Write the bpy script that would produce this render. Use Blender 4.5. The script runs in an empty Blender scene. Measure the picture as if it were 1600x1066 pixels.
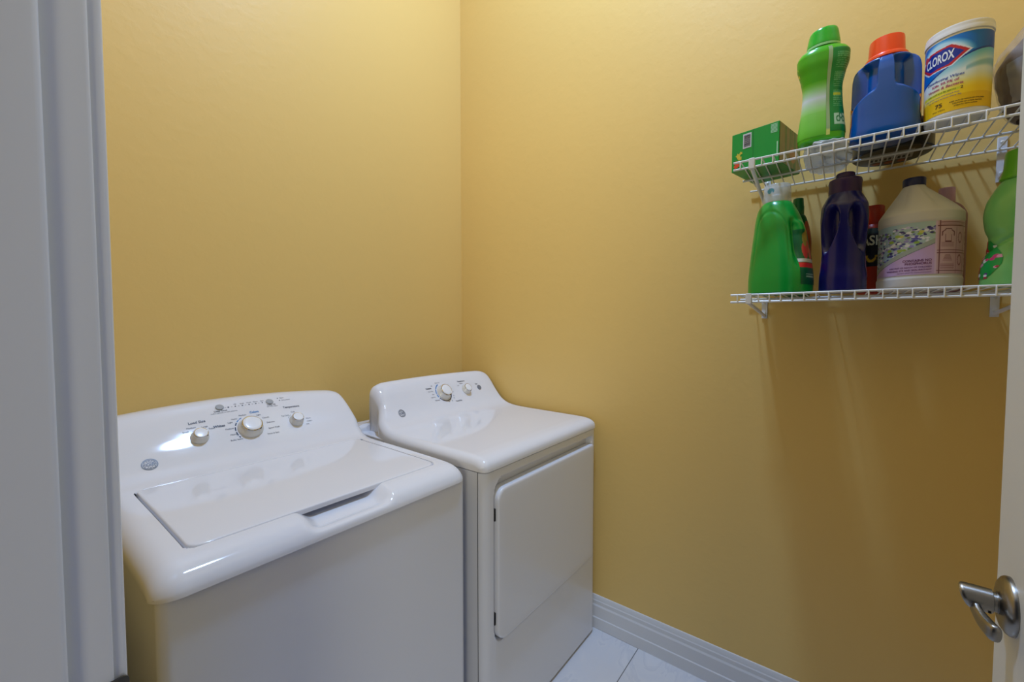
import bpy, bmesh, math, random
from mathutils import Vector, Matrix, noise
import numpy as np
random.seed(7)
sc = bpy.context.scene
COL = sc.collection
PI = math.pi

# ------------------------------------------------------------------ camera
cam_d = bpy.data.cameras.new('camera'); cam = bpy.data.objects.new('camera', cam_d); COL.objects.link(cam)
sc.camera = cam
cam_d.sensor_fit = 'HORIZONTAL'; cam_d.sensor_width = 36.0
cam_d.lens = 36.0 * 661.12 / 1600.0
cam_d.clip_start = 0.02
yaw, pitch = 0.9086, 0.0418
CAM = Vector((-1.5817, -1.5663, 1.2701))
fw = Vector((math.sin(yaw)*math.cos(pitch), math.cos(yaw)*math.cos(pitch), -math.sin(pitch)))
cam.location = CAM
cam.rotation_euler = fw.to_track_quat('-Z', 'Y').to_euler()

# ------------------------------------------------------------------ view, world (daylight of the hall), ceiling lamp
sc.view_settings.view_transform = 'Standard'
sc.view_settings.look = 'None'
sc.view_settings.exposure = 0.04
sc.view_settings.gamma = 1.0
sc.view_settings.use_curve_mapping = False
w = bpy.data.worlds.new('hall_daylight'); sc.world = w; w.use_nodes = True
bg = w.node_tree.nodes['Background']
bg.inputs[0].default_value = (0.50, 0.62, 1.0, 1)
bg.inputs[1].default_value = 0.02

def lamp(name, kind, loc, power, color, size=0.1, rot=(0, 0, 0)):
    d = bpy.data.lights.new(name, kind); o = bpy.data.objects.new(name, d); COL.objects.link(o)
    d.energy = power; d.color = color; o.location = loc; o.rotation_euler = rot
    if kind == 'AREA':
        d.shape = 'DISK'; d.size = size
    else:
        d.shadow_soft_size = size
    return o
lamp('ceiling_lamp', 'AREA', (-0.67, -1.08, 3.68), 50.0, (0.395, 0.61, 1.02), 0.18)
def aim(o, t): o.rotation_euler = (Vector(t)-o.location).to_track_quat('-Z', 'Y').to_euler()
hw = lamp('hall_window_daylight', 'AREA', (-3.0, -3.4, 1.55), 5.5, (0.15, 0.28, 1.0), 1.5); aim(hw, (-0.8, -0.7, 1.0))
hl = lamp('added_hall_fill', 'AREA', (-4.2, -2.95, 1.5), 26.0, (0.97, 0.93, 0.72), 1.0); aim(hl, (-0.4, -0.8, 1.0))  # added warm fill without a known source, lifts the right wall beside the dryer

# ------------------------------------------------------------------ materials
def lin(c):
    return tuple(((x/255)/12.92 if x/255 <= 0.04045 else ((x/255+0.055)/1.055)**2.4) for x in c)
MATS = {}
def mat(name, rgb, rough=0.4, metal=0.0, coat=0.0, trans=0.0, ior=1.46, alpha=1.0, sss=0.0, spec=0.5):
    if name in MATS: return MATS[name]
    m = bpy.data.materials.new(name); m.use_nodes = True
    b = m.node_tree.nodes['Principled BSDF']
    b.inputs['Base Color'].default_value = (*lin(rgb), 1)
    b.inputs['Roughness'].default_value = rough
    b.inputs['Metallic'].default_value = metal
    b.inputs['Coat Weight'].default_value = coat
    b.inputs['Coat Roughness'].default_value = 0.06
    b.inputs['Transmission Weight'].default_value = trans
    b.inputs['IOR'].default_value = ior
    b.inputs['Alpha'].default_value = alpha
    b.inputs['Specular IOR Level'].default_value = spec
    if sss: 
        b.inputs['Subsurface Weight'].default_value = sss
        b.inputs['Subsurface Radius'].default_value = (0.02, 0.02, 0.02)
        b.inputs['Subsurface Scale'].default_value = 0.5
    MATS[name] = m
    return m
def bump(m, scale, strength, dist=0.002, detail=4, lo=None, hi=None, kind='noise', stretch=None):
    nt = m.node_tree; N = nt.nodes; L = nt.links
    tc = N.new('ShaderNodeTexCoord'); tx = N.new('ShaderNodeTexNoise')
    tx.inputs['Scale'].default_value = scale; tx.inputs['Detail'].default_value = detail
    src = tc.outputs['Object']
    if stretch:
        mp = N.new('ShaderNodeMapping'); mp.inputs['Scale'].default_value = stretch
        L.new(src, mp.inputs['Vector']); src = mp.outputs['Vector']
    L.new(src, tx.inputs['Vector'])
    out = tx.outputs['Fac']
    if lo is not None:
        r = N.new('ShaderNodeMapRange'); r.interpolation_type = 'SMOOTHSTEP'
        r.inputs['From Min'].default_value = lo; r.inputs['From Max'].default_value = hi
        L.new(out, r.inputs['Value']); out = r.outputs['Result']
    bp = N.new('ShaderNodeBump'); bp.inputs['Strength'].default_value = strength; bp.inputs['Distance'].default_value = dist
    L.new(out, bp.inputs['Height']); L.new(bp.outputs['Normal'], N['Principled BSDF'].inputs['Normal'])
    return m
def attr_mat(name, rough=0.35, coat=0.0):
    if name in MATS: return MATS[name]
    m = mat(name, (255, 255, 255), rough, coat=coat)
    a = m.node_tree.nodes.new('ShaderNodeAttribute'); a.attribute_name = 'print'
    m.node_tree.links.new(a.outputs['Color'], m.node_tree.nodes['Principled BSDF'].inputs['Base Color'])
    return m

M_WALL = bump(mat('yellow_wall_paint', (230, 194, 118), 0.46, spec=0.45), 30, 0.075, 0.0025, 4, 0.44, 0.64)
M_CEIL = bump(mat('white_ceiling_paint', (236, 232, 222), 0.8), 60, 0.2, 0.003)
M_TRIM = bump(mat('white_trim_paint', (222, 222, 226), 0.32), 9, 0.05, 0.003)
M_DOOR = bump(mat('white_door_paint', (226, 222, 214), 0.38), 12, 0.04, 0.003)
M_ENAMEL = mat('white_enamel', (228, 226, 230), 0.065)
M_STEEL = mat('white_painted_steel', (222, 221, 226), 0.24, coat=0.25)
M_DARK = mat('dark_gap', (34, 36, 40), 0.6)
M_CHROME = mat('chrome', (205, 203, 200), 0.12, 1.0)
M_KNOB = mat('white_knob_plastic', (236, 236, 240), 0.22, coat=0.3)
M_KSIDE = mat('silver_knob_skirt', (222, 220, 216), 0.28, 0.25)
M_INK = mat('grey_ink', (72, 76, 90), 0.5)
M_NAVY = mat('navy_ink', (28, 40, 70), 0.5)
M_BLUEINK = mat('blue_ink', (38, 120, 185), 0.5)
M_BTN = mat('grey_button', (164, 166, 170), 0.35)
M_NICKEL = bump(mat('brushed_nickel', (150, 145, 138), 0.3, 1.0), 300, 0.03, 0.001, stretch=(1, 0.05, 1))
M_WIRE = mat('white_vinyl_wire', (228, 226, 224), 0.35)
M_BRACKET = mat('white_bracket_steel', (226, 226, 232), 0.35)

# floor: large pale marble-look tiles with thin joints
M_FLOOR = mat('marble_tile', (220, 218, 220), 0.14)
def floor_nodes():
    nt = M_FLOOR.node_tree; N = nt.nodes; L = nt.links; b = N['Principled BSDF']
    tc = N.new('ShaderNodeTexCoord')
    n1 = N.new('ShaderNodeTexNoise'); n1.inputs['Scale'].default_value = 3.5; n1.inputs['Detail'].default_value = 8; n1.inputs['Distortion'].default_value = 1.6
    mp = N.new('ShaderNodeMapping'); mp.inputs['Rotation'].default_value = (0, 0, 0.6); mp.inputs['Scale'].default_value = (1, 2.4, 1)
    L.new(tc.outputs['Object'], mp.inputs['Vector']); L.new(mp.outputs['Vector'], n1.inputs['Vector'])
    cr = N.new('ShaderNodeValToRGB')
    e = cr.color_ramp.elements
    e[0].position = 0.40; e[0].color = (*lin((224, 222, 224)), 1)
    e[1].position = 0.62; e[1].color = (*lin((218, 217, 221)), 1)
    x = cr.color_ramp.elements.new(0.505); x.color = (*lin((212, 211, 216)), 1)
    y = cr.color_ramp.elements.new(0.52); y.color = (*lin((222, 220, 222)), 1)
    L.new(n1.outputs['Fac'], cr.inputs['Fac'])
    br = N.new('ShaderNodeTexBrick')
    br.offset = 0.5; br.inputs['Scale'].default_value = 1.0; br.inputs['Brick Width'].default_value = 0.61
    br.inputs['Row Height'].default_value = 0.61; br.inputs['Mortar Size'].default_value = 0.0016; br.inputs['Mortar Smooth'].default_value = 0.1
    br.inputs['Color2'].default_value = (1, 1, 1, 1); br.inputs['Color1'].default_value = (1, 1, 1, 1); br.inputs['Mortar'].default_value = (0, 0, 0, 1)
    m2 = N.new('ShaderNodeMapping'); m2.inputs['Location'].default_value = (0.625, 0.97+0.61, 0)
    L.new(tc.outputs['Object'], m2.inputs['Vector']); L.new(m2.outputs['Vector'], br.inputs['Vector'])
    mx = N.new('ShaderNodeMix'); mx.data_type = 'RGBA'
    mx.inputs[6].default_value = (*lin((112, 110, 112)), 1)
    L.new(br.outputs['Color'], mx.inputs[0]); L.new(cr.outputs['Color'], mx.inputs[7])
    L.new(mx.outputs[2], b.inputs['Base Color'])
floor_nodes()

# ------------------------------------------------------------------ object helpers
def thing(name, label, cat, loc=(0, 0, 0), rotz=0.0, group=None):
    o = bpy.data.objects.new(name, None); COL.objects.link(o)
    o.empty_display_size = 0.05
    o.location = loc; o.rotation_euler = (0, 0, rotz); o['label'] = label; o['category'] = cat
    if group: o['group'] = group
    return o
def tag(o, label, cat, group=None):
    o['label'] = label; o['category'] = cat
    if group: o['group'] = group
    return o
def obj(name, V, F, m, parent=None, smooth=True, ang=40, colors=None, world=False):
    """one mesh object; world=True: V is in world axes, parent has no rotation"""
    if world and parent is not None:
        # subtract the location of every ancestor
        p = parent; off = Vector((0, 0, 0))
        while p is not None:
            off += p.location; p = p.parent
        V = [(v[0]-off[0], v[1]-off[1], v[2]-off[2]) for v in V]
    me = bpy.data.meshes.new(name)
    me.from_pydata([tuple(v) for v in V], [], [tuple(f) for f in F])
    if m is not None: me.materials.append(m)
    me.update()
    bm = bmesh.new(); bm.from_mesh(me); bmesh.ops.recalc_face_normals(bm, faces=bm.faces); bm.to_mesh(me); bm.free()
    if smooth:
        me.polygons.foreach_set('use_smooth', [True]*len(me.polygons))
        me.set_sharp_from_angle(angle=math.radians(ang))
    if colors is not None:
        ca = me.color_attributes.new('print', 'FLOAT_COLOR', 'POINT')
        ca.data.foreach_set('color', np.array(colors, dtype=np.float32).ravel())
    o = bpy.data.objects.new(name, me); COL.objects.link(o)
    if parent is not None: o.parent = parent
    return o
class MB:
    def __init__(s): s.V = []; s.F = []
    def add(s, V, F):
        b = len(s.V); s.V += [tuple(v) for v in V]; s.F += [tuple(i+b for i in f) for f in F]; return s
    def box(s, a, b):
        x0, y0, z0 = a; x1, y1, z1 = b
        return s.add([(x0,y0,z0),(x1,y0,z0),(x1,y1,z0),(x0,y1,z0),(x0,y0,z1),(x1,y0,z1),(x1,y1,z1),(x0,y1,z1)],
                     [(0,3,2,1),(4,5,6,7),(0,1,5,4),(1,2,6,5),(2,3,7,6),(3,0,4,7)])
    def tube(s, pts, r, n=8):
        pts = [Vector(p) for p in pts]; V = []; F = []
        for i, p in enumerate(pts):
            a = pts[max(i-1, 0)]; b = pts[min(i+1, len(pts)-1)]
            t = (b-a).normalized()
            u = t.cross(Vector((0.31, 0.17, 0.93))); 
            if u.length < 1e-3: u = t.cross(Vector((1, 0, 0)))
            u.normalize(); v = t.cross(u)
            for k in range(n):
                A = 2*PI*k/n; V.append(p + u*(r*math.cos(A)) + v*(r*math.sin(A)))
        for i in range(len(pts)-1):
            for k in range(n):
                F.append((i*n+k, i*n+(k+1) % n, (i+1)*n+(k+1) % n, (i+1)*n+k))
        F.append(tuple(range(n-1, -1, -1))); F.append(tuple(range((len(pts)-1)*n, len(pts)*n)))
        return s.add(V, F)
    def lathe(s, prof, M=None, n=40, close=True):
        """prof [(r,h)] about local z, M maps to place"""
        M = M or Matrix(); V = []; F = []
        for r, h in prof:
            for k in range(n):
                A = 2*PI*k/n; V.append(M @ Vector((r*math.cos(A), r*math.sin(A), h)))
        for i in range(len(prof)-1):
            for k in range(n):
                F.append((i*n+k, i*n+(k+1) % n, (i+1)*n+(k+1) % n, (i+1)*n+k))
        if close:
            F.append(tuple(range(n-1, -1, -1))); F.append(tuple(range((len(prof)-1)*n, len(prof)*n)))
        return s.add(V, F)
    def prism(s, poly, d, plane='xy', c=0.0):
        """poly [(a,b)] extruded from c to d along the third axis"""
        n = len(poly)
        def P(a, b, k):
            return {'xy': (a, b, k), 'xz': (a, k, b), 'yz': (k, a, b)}[plane]
        V = [P(a, b, c) for a, b in poly] + [P(a, b, d) for a, b in poly]
        F = [tuple(range(n-1, -1, -1)), tuple(range(n, 2*n))] + [(i, (i+1) % n, n+(i+1) % n, n+i) for i in range(n)]
        return s.add(V, F)
    def build(s, name, m, parent=None, smooth=True, ang=40, world=False, bev=0.0, seg=2):
        o = obj(name, s.V, s.F, m, parent, smooth, ang, world=world)
        if bev:
            md = o.modifiers.new('edge', 'BEVEL'); md.width = bev; md.segments = seg; md.limit_method = 'ANGLE'; md.angle_limit = math.radians(35)
            md.harden_normals = False
        return o
def struct(o):
    o['kind'] = 'structure'; return o
def sstep(a, b, x):
    t = min(max((x-a)/(b-a), 0.0), 1.0); return t*t*(3-2*t)
def lerp(a, b, t): return a+(b-a)*t

# text -> flat triangles in (u, v) metres, optionally wrapped by a function
def text_mesh(body, size, align='CENTER', shear=0.0, bold=0.0, xs=1.0):
    c = bpy.data.curves.new('t', 'FONT'); c.body = body; c.size = size; c.align_x = align; c.align_y = 'CENTER'
    c.shear = shear; c.offset = bold; c.resolution_u = 3
    o = bpy.data.objects.new('t', c); COL.objects.link(o)
    bpy.context.view_layer.update()
    me = bpy.data.meshes.new_from_object(o)
    V = [(v.co.x*xs, v.co.y) for v in me.vertices]; F = [tuple(p.vertices) for p in me.polygons]
    bpy.data.objects.remove(o); bpy.data.curves.remove(c); bpy.data.meshes.remove(me)
    return V, F

# ================================================================== ROOM
XW, YS, ZC = -1.509, -2.02, 3.75      # entry wall plane, far side wall, ceiling
WT = 0.122                             # entry wall thickness
DY0, DY1 = -1.035, -1.752              # door opening
DZ = 2.05
def wall(name, a, b, m=M_WALL): 
    return struct(MB().box(a, b).build(name, m, smooth=False))
wall('wall_back', (XW-WT, 0, 0), (0.1, 0.1, ZC))
wall('wall_right', (0, YS-0.1, 0), (0.1, 0, ZC))
wall('wall_front', (XW-WT, YS-0.1, 0), (0, YS, ZC))
lw = MB()
lw.box((XW-WT, DY0+0.022, 0), (XW, 0, ZC)); lw.box((XW-WT, YS, 0), (XW, DY1-0.022, ZC)); lw.box((XW-WT, DY1-0.022, DZ+0.022), (XW, DY0+0.022, ZC))
struct(lw.build('wall_left', M_WALL, smooth=False))
struct(MB().box((XW-WT, YS-0.1, ZC), (0.1, 0.1, ZC+0.1)).build('ceiling', M_CEIL, smooth=False))
struct(MB().box((-3.2, -3.2, -0.06), (0.1, 0.1, 0)).build('floor', M_FLOOR, smooth=False))

# baseboards: stepped profile (distance from wall, height)
BP = [(0, 0), (0.0155, 0), (0.0155, 0.044), (0.0125, 0.0475), (0.0125, 0.092), (0.0095, 0.099), (0.0095, 0.1125), (0.0075, 0.1165), (0.0065, 0.129), (0.0045, 0.134), (0, 0.1345)]
def baseboard(name, fn, a, b):
    V = [fn(d, h, a) for d, h in BP] + [fn(d, h, b) for d, h in BP]; n = len(BP)
    F = [tuple(range(n)), tuple(range(2*n-1, n-1, -1))] + [(i, (i+1) % n, n+(i+1) % n, n+i) for i in range(n)]
    struct(obj(name, V, F, M_TRIM, smooth=True, ang=20))
baseboard('baseboard_right', lambda d, h, t: (-d, t, h), -0.017, YS)
baseboard('baseboard_back', lambda d, h, t: (t, -d, h), XW, 0)
baseboard('baseboard_front', lambda d, h, t: (t, YS+d, h), XW, -0.017)
baseboard('baseboard_left', lambda d, h, t: (XW+d, t, h), DY0+0.075, -0.017)

# door frame: jambs with stop, room-side casing
def rr(pts_r):    # polygon with rounded corners: [(x,y,r)]
    out = []; n = len(pts_r)
    for i, (x, y, r) in enumerate(pts_r):
        p = Vector((x, y)); a = Vector(pts_r[i-1][:2]); b = Vector(pts_r[(i+1) % n][:2])
        if r <= 0: out.append((x, y)); continue
        u = (a-p).normalized(); v = (b-p).normalized()
        th = u.angle(v); d = min(r/math.tan(th/2), 0.49*(a-p).length, 0.49*(b-p).length)
        rr_ = d*math.tan(th/2); c = p+(u+v).normalized()*(rr_/math.sin(th/2))
        s = p+u*d; e = p+v*d
        a0 = math.atan2(s.y-c.y, s.x-c.x); a1 = math.atan2(e.y-c.y, e.x-c.x)
        da = (a1-a0+PI) % (2*PI)-PI
        k = 6
        for j in range(k+1):
            A = a0+da*j/k; out.append((c.x+rr_*math.cos(A), c.y+rr_*math.sin(A)))
    return out
SX = -1.5384                            # stop corner
jl = rr([(XW-WT, DY0+0.022, 0), (XW-WT, DY0, 0.003), (-1.5905, DY0, 0), (-1.5905, DY0-0.010, 0.004), (SX, DY0-0.010, 0.0055), (SX, DY0, 0), (XW+0.0008, DY0, 0.0035), (XW+0.0008, DY0+0.022, 0)])
frame_l = struct(MB().prism(jl, DZ+0.02, 'xy', 0.0).build('trim_1', M_TRIM, ang=30))
jr = [(x, DY0+DY1-y) for x, y in jl]
struct(MB().prism(jr, DZ+0.02, 'xy', 0.0).build('trim_2', M_TRIM, ang=30))
struct(MB().box((XW-WT, DY1, DZ), (XW, DY0, DZ+0.02)).box((-1.5905, DY1, DZ-0.01), (SX, DY0, DZ)).build('trim_3', M_TRIM, smooth=False))
cp = rr([(XW+0.0008, DY0+0.005, 0), (XW+0.0105, DY0+0.005, 0.004), (XW+0.014, DY0+0.03, 0.006), (XW+0.017, DY0+0.062, 0.004), (XW+0.0008, DY0+0.064, 0)])
struct(MB().prism(cp, DZ+0.06, 'xy', 0.0).build('trim_4', M_TRIM, ang=30))
cp2 = [(x, DY0+DY1-y) for x, y in cp]
struct(MB().prism(cp2, DZ+0.06, 'xy', 0.0).build('trim_5', M_TRIM, ang=30))
struct(MB().box((XW, DY1-0.06, DZ+0.005), (XW+0.014, DY0+0.06, DZ+0.068)).build('trim_6', M_TRIM, smooth=False))
# strike plate of the latch on the left jamb, its lip curling round the jamb corner
t = thing('strike_plate', 'dark metal strike plate let into the white door frame at left', 'strike plate', (-1.515, DY0, 0.905))
sp = MB(); lipz = rr([(-0.0, -0.030, 0.006), (0.0175, -0.030, 0.010), (0.0175, 0.030, 0.010), (0.0, 0.030, 0.006), (-0.022, 0.030, 0.006), (-0.022, -0.030, 0.006)])
V = []; n = len(lipz)
for th_ in (0.0, -0.0018):
    for a, b in lipz:
        cur = 0.006*max(0, (a-0.004)/0.0135)**2
        V.append((a, th_ - 0.0006 + cur, b))
F = [tuple(range(n)), tuple(range(2*n-1, n-1, -1))] + [(i, (i+1) % n, n+(i+1) % n, n+i) for i in range(n)]
obj('plate', V, F, mat('dark_strike_metal', (96, 94, 92), 0.35, 1.0), t)
for z in (-0.02, 0.02): MB().lathe([(0.0035, 0), (0.0035, 0.001), (0.002, 0.0014)], Matrix.Translation((-0.010, -0.0022, z)) @ Matrix.Rotation(PI/2, 4, 'X'), 16).build('screw', M_CHROME, t)

# open door at right with its lever
DF = -1.731                              # face seen by the camera
door = struct(MB().box((-1.492, DF-0.035, 0.012), (-0.782, DF, 2.04)).build('door_1', M_DOOR, smooth=False, bev=0.002))
HX, HZ = -0.8417, 0.9385
def dm(V): return V
hm = MB()
MY = Matrix.Translation((HX, DF, HZ)) @ Matrix.Rotation(-PI/2, 4, 'X')     # local z -> +y
hm.lathe([(0.0330, 0.0), (0.0330, 0.003), (0.0315, 0.0055), (0.027, 0.0085), (0.020, 0.0105), (0.0125, 0.0115), (0.0125, 0.012)], MY, 48)
ros = hm.build('door_rosette', M_NICKEL, door)
nk = MB().lathe([(0.0112, 0.010), (0.0112, 0.016)], MY, 32)
nk.build('door_handle_neck', M_NICKEL, door)
def loft(path, secs, n=24):
    """path of points, frame given per station: (centre, u, v, a, b, exp)"""
    V = []; F = []
    for c, u, v, a, b, e in secs:
        for k in range(n):
            A = 2*PI*k/n; ca, sa = math.cos(A), math.sin(A)
            p = Vector(c)+Vector(u)*(a*math.copysign(abs(ca)**(2/e), ca))+Vector(v)*(b*math.copysign(abs(sa)**(2/e), sa))
            V.append(p)
    m = len(secs)
    for i in range(m-1):
        for k in range(n): F.append((i*n+k, i*n+(k+1) % n, (i+1)*n+(k+1) % n, (i+1)*n+k))
    F.append(tuple(range(n-1, -1, -1))); F.append(tuple(range((m-1)*n, m*n)))
    return V, F
secs = []
Xa, Za = Vector((1, 0, 0)), Vector((0, 0, 1))
for d, r in ((0.0150, 0.0122), (0.0156, 0.0132), (0.026, 0.0140), (0.033, 0.0148), (0.0362, 0.0146), (0.0380, 0.0132), (0.0390, 0.0095), (0.0393, 0.0050)):
    secs.append(((HX-0.0006*(d-0.015)/0.026, DF+d, HZ), (Xa-Vector((0, 0.28*sstep(0.016, 0.034, d), 0))).normalized(), (Za+Vector((0, 0.42*sstep(0.016, 0.034, d), 0))).normalized(), r, r*1.04, 2))
V0, F0 = loft(None, secs)
secs = []
bl_ = [((-0.8450, 0.0310, 0.9350), 0.0060, 0.0105), ((-0.8540, 0.0305, 0.9310), 0.0056, 0.0098), ((-0.8640, 0.0290, 0.9275), 0.0046, 0.0086), ((-0.8740, 0.0270, 0.9255), 0.0038, 0.0080), ((-0.8840, 0.0250, 0.9245), 0.0034, 0.0082), ((-0.8940, 0.0232, 0.9245), 0.0032, 0.0088), ((-0.9020, 0.0222, 0.9250), 0.0030, 0.0090), ((-0.9060, 0.0218, 0.9252), 0.0026, 0.0080), ((-0.9078, 0.0217, 0.9253), 0.0014, 0.0050)]
bl = [((-0.8450+(x_+0.8450)*0.80, d_, z_), lerp(0.0042, 0.0062, min(1, max(0, (-0.8540-x_)/0.03)))*(1 if x_ > -0.9055 else (0.75 if x_ > -0.907 else 0.4)), b_*(0.85 if x_ > -0.87 else 1.05)) for (x_, d_, z_), a_, b_ in bl_]
for (x, d, z), a, b in bl: secs.append(((x, DF+d, z), Vector((0, 1, 0)), Za, a, b, 2.6))
V1, F1 = loft(None, secs)
F = F0+[tuple(i+len(V0) for i in f) for f in F1]; V = V0+V1
obj('door_handle', V, F, M_NICKEL, door, ang=50)
MB().lathe([(0.0014, 0), (0.0014, 0.002)], Matrix.Translation((HX-0.0095, DF+0.0185, HZ-0.0088)) @ Matrix.Rotation(-2.32, 4, 'Y'), 12).build('door_set_screw', M_DARK, door)

# ================================================================== APPLIANCES
def resample(P, step=0.003, crop=None):
    P = [np.array(p, float) for p in P]; Q = [2*P[0]-P[1]]+P+[2*P[-1]-P[-2]]; out = []
    for i in range(1, len(Q)-2):
        p0, p1, p2, p3 = Q[i-1:i+3]
        h = lambda a, b: max(np.hypot(*(b-a)), 1e-9)**.5
        t0 = 0; t1 = h(p0, p1); t2 = t1+h(p1, p2); t3 = t2+h(p2, p3)
        for t in np.linspace(t1, t2, 30, endpoint=False):
            A1 = (t1-t)/(t1-t0)*p0+(t-t0)/(t1-t0)*p1; A2 = (t2-t)/(t2-t1)*p1+(t-t1)/(t2-t1)*p2; A3 = (t3-t)/(t3-t2)*p2+(t-t2)/(t3-t2)*p3
            B1 = (t2-t)/(t2-t0)*A1+(t-t0)/(t2-t0)*A2; B2 = (t3-t)/(t3-t1)*A2+(t-t1)/(t3-t1)*A3
            out.append((t2-t)/(t2-t1)*B1+(t-t1)/(t2-t1)*B2)
    out.append(P[-1]); out = np.array(out)
    s = np.concatenate([[0], np.cumsum(np.hypot(*np.diff(out, axis=0).T))])
    n = int(s[-1]/step); S = np.linspace(0, s[-1], n+1)
    return S, np.c_[np.interp(S, s, out[:, 0]), np.interp(S, s, out[:, 1])]
class Top:
    """moulded top of an appliance: a profile (y,z) swept along x with rounded ends"""
    def __init__(s, P, x0, x1, zb, r_deck, r_cons, arch, zd, corner=0.0, Rc=0.05, inset=0.0):
        s.inset = inset
        s.S, s.Q = resample(P); s.x0, s.x1, s.zb = x0, x1, zb
        T = np.gradient(s.Q, axis=0); T /= np.linalg.norm(T, axis=1)[:, None]
        s.N = np.c_[T[:, 1], -T[:, 0]] * -1            # outward: left of travel (front -> up -> back)
        s.N = np.c_[-T[:, 1], T[:, 0]]
        s.rd, s.rc, s.arch, s.zd = r_deck, r_cons, arch, zd
        s.zt = s.Q[:, 1].max(); s.sc = s.S[int(s.Q[:, 1].argmax())]; s.corner, s.Rc = corner, Rc
    def w(s, z):
        t = min(max((z-s.zd)/(s.zt-0.006-s.zd), 0), 1); return 1.15*t*t/(t+0.15)
    def rad(s, ss):
        z = np.interp(ss, s.S, s.Q[:, 1]); return lerp(s.rd, s.rc, sstep(s.zd-0.005, s.zd+0.04, z))
    def base(s, ss):
        y = np.interp(ss, s.S, s.Q[:, 0]); z = np.interp(ss, s.S, s.Q[:, 1])
        n = np.array([np.interp(ss, s.S, s.N[:, 0]), np.interp(ss, s.S, s.N[:, 1])]); n /= np.linalg.norm(n)
        return y, z, n
    def pos(s, x, ss, off=0.0):
        y, z, n = s.base(ss); r = s.rad(ss)
        d = min(x-s.x0, s.x1-x); e = 0.0
        if d < r:
            d = max(d, 0); e = r-math.sqrt(max(r*r-(r-d)**2, 0))
        wz = s.w(z); xc = (s.x0+s.x1)/2; hw = (s.x1-s.x0)/2
        dz = s.arch*(1-((x-xc)/hw)**2)*wz
        if s.corner and d < s.Rc:
            dz -= s.corner*wz*(1-math.sqrt(max(1-((s.Rc-d)/s.Rc)**2, 0)))
        if s.inset:
            wi = sstep(0.897, 0.99, z) if ss < s.sc else sstep(-0.150, -0.1565, y)
            x += s.inset*wi*sstep(0.14, 0.0, x-s.x0)
        return Vector((x, y+n[0]*(off-e), z+n[1]*(off-e)+dz))
    def nrm(s, ss):
        _, _, n = s.base(ss); return Vector((0, n[0], n[1]))
    def s_at_y(s, y):
        return float(np.interp(y, s.Q[:, 0], s.S))
    def mesh(s, disp=None, step=0.004, zback=None):
        r = max(s.rd, s.rc)
        W = s.x1-s.x0
        fr = [0.5-0.5*math.cos(0)]
        xs_end = [1-math.cos(a*PI/2/9) for a in range(0, 10)]
        n = int((W-2*r)/step)
        V = []; F = []; rows = len(s.S); cols = 20+n-1+2
        for ss in s.S:
            rr_ = s.rad(ss)
            xs = [s.x0+rr_*f for f in xs_end] + [lerp(s.x0+rr_, s.x1-rr_, (k+1)/n) for k in range(n-1)] + [s.x1-rr_*f for f in reversed(xs_end)]
            row = []
            for i, x in enumerate(xs):
                D = disp(x, ss) if disp else 0.0
                row.append(s.pos(x, ss, -D))
            a = row[0].copy(); a.z = s.zb; b = row[-1].copy(); b.z = s.zb
            row = [a]+row+[b]
            V += row
        cols = len(row)
        for j in range(rows-1):
            for i in range(cols-1):
                F.append((j*cols+i, j*cols+i+1, (j+1)*cols+i+1, (j+1)*cols+i))
        # back panel
        base = len(V); last = (rows-1)*cols
        bk = [Vector((V[last+i].x, V[last+i].y, s.zb)) for i in range(cols)]
        V += bk
        for i in range(cols-1): F.append((last+i, last+i+1, base+i+1, base+i))
        # underside rim so the skirt reads as thick
        return V, F
def cabinet(name, x0, x1, yf, yb, z0, z1, r, parent, disp=None, m=M_STEEL, dense=0.005):
    path = [(x0, yb), (x0, yf+r)]
    for k in range(1, 9):
        A = PI+k/8*PI/2; path.append((x0+r+r*math.cos(A), yf+r+r*math.sin(A)))
    n = int((x1-x0-2*r)/dense)
    path += [(lerp(x0+r, x1-r, k/n), yf) for k in range(1, n)]
    for k in range(0, 9):
        A = 1.5*PI+k/8*PI/2; path.append((x1-r+r*math.cos(A), yf+r+r*math.sin(A)))
    path += [(x1, yb)]
    nz = int((z1-z0)/dense); V = []; F = []; c = len(path)
    for j in range(nz+1):
        z = lerp(z0, z1, j/nz)
        for (x, y) in path:
            d = disp(x, z) if (disp and abs(y-yf) < 1e-6) else 0.0
            V.append((x, y+d, z))
    for j in range(nz):
        for i in range(c-1): F.append((j*c+i, j*c+i+1, (j+1)*c+i+1, (j+1)*c+i))
        F.append((j*c+c-1, j*c, (j+1)*c, (j+1)*c+c-1))
    F.append(tuple(range(c-1, -1, -1))); F.append(tuple(range(nz*c, nz*c+c)))
    return obj(name, V, F, m, parent, world=True, ang=50)
def sdf_rr(x, y, x0, x1, y0, y1, r):
    cx, cy = (x0+x1)/2, (y0+y1)/2
    qx = abs(x-cx)-(x1-x0)/2+r; qy = abs(y-cy)-(y1-y0)/2+r
    return math.hypot(max(qx, 0), max(qy, 0))+min(max(qx, qy), 0)-r
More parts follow.
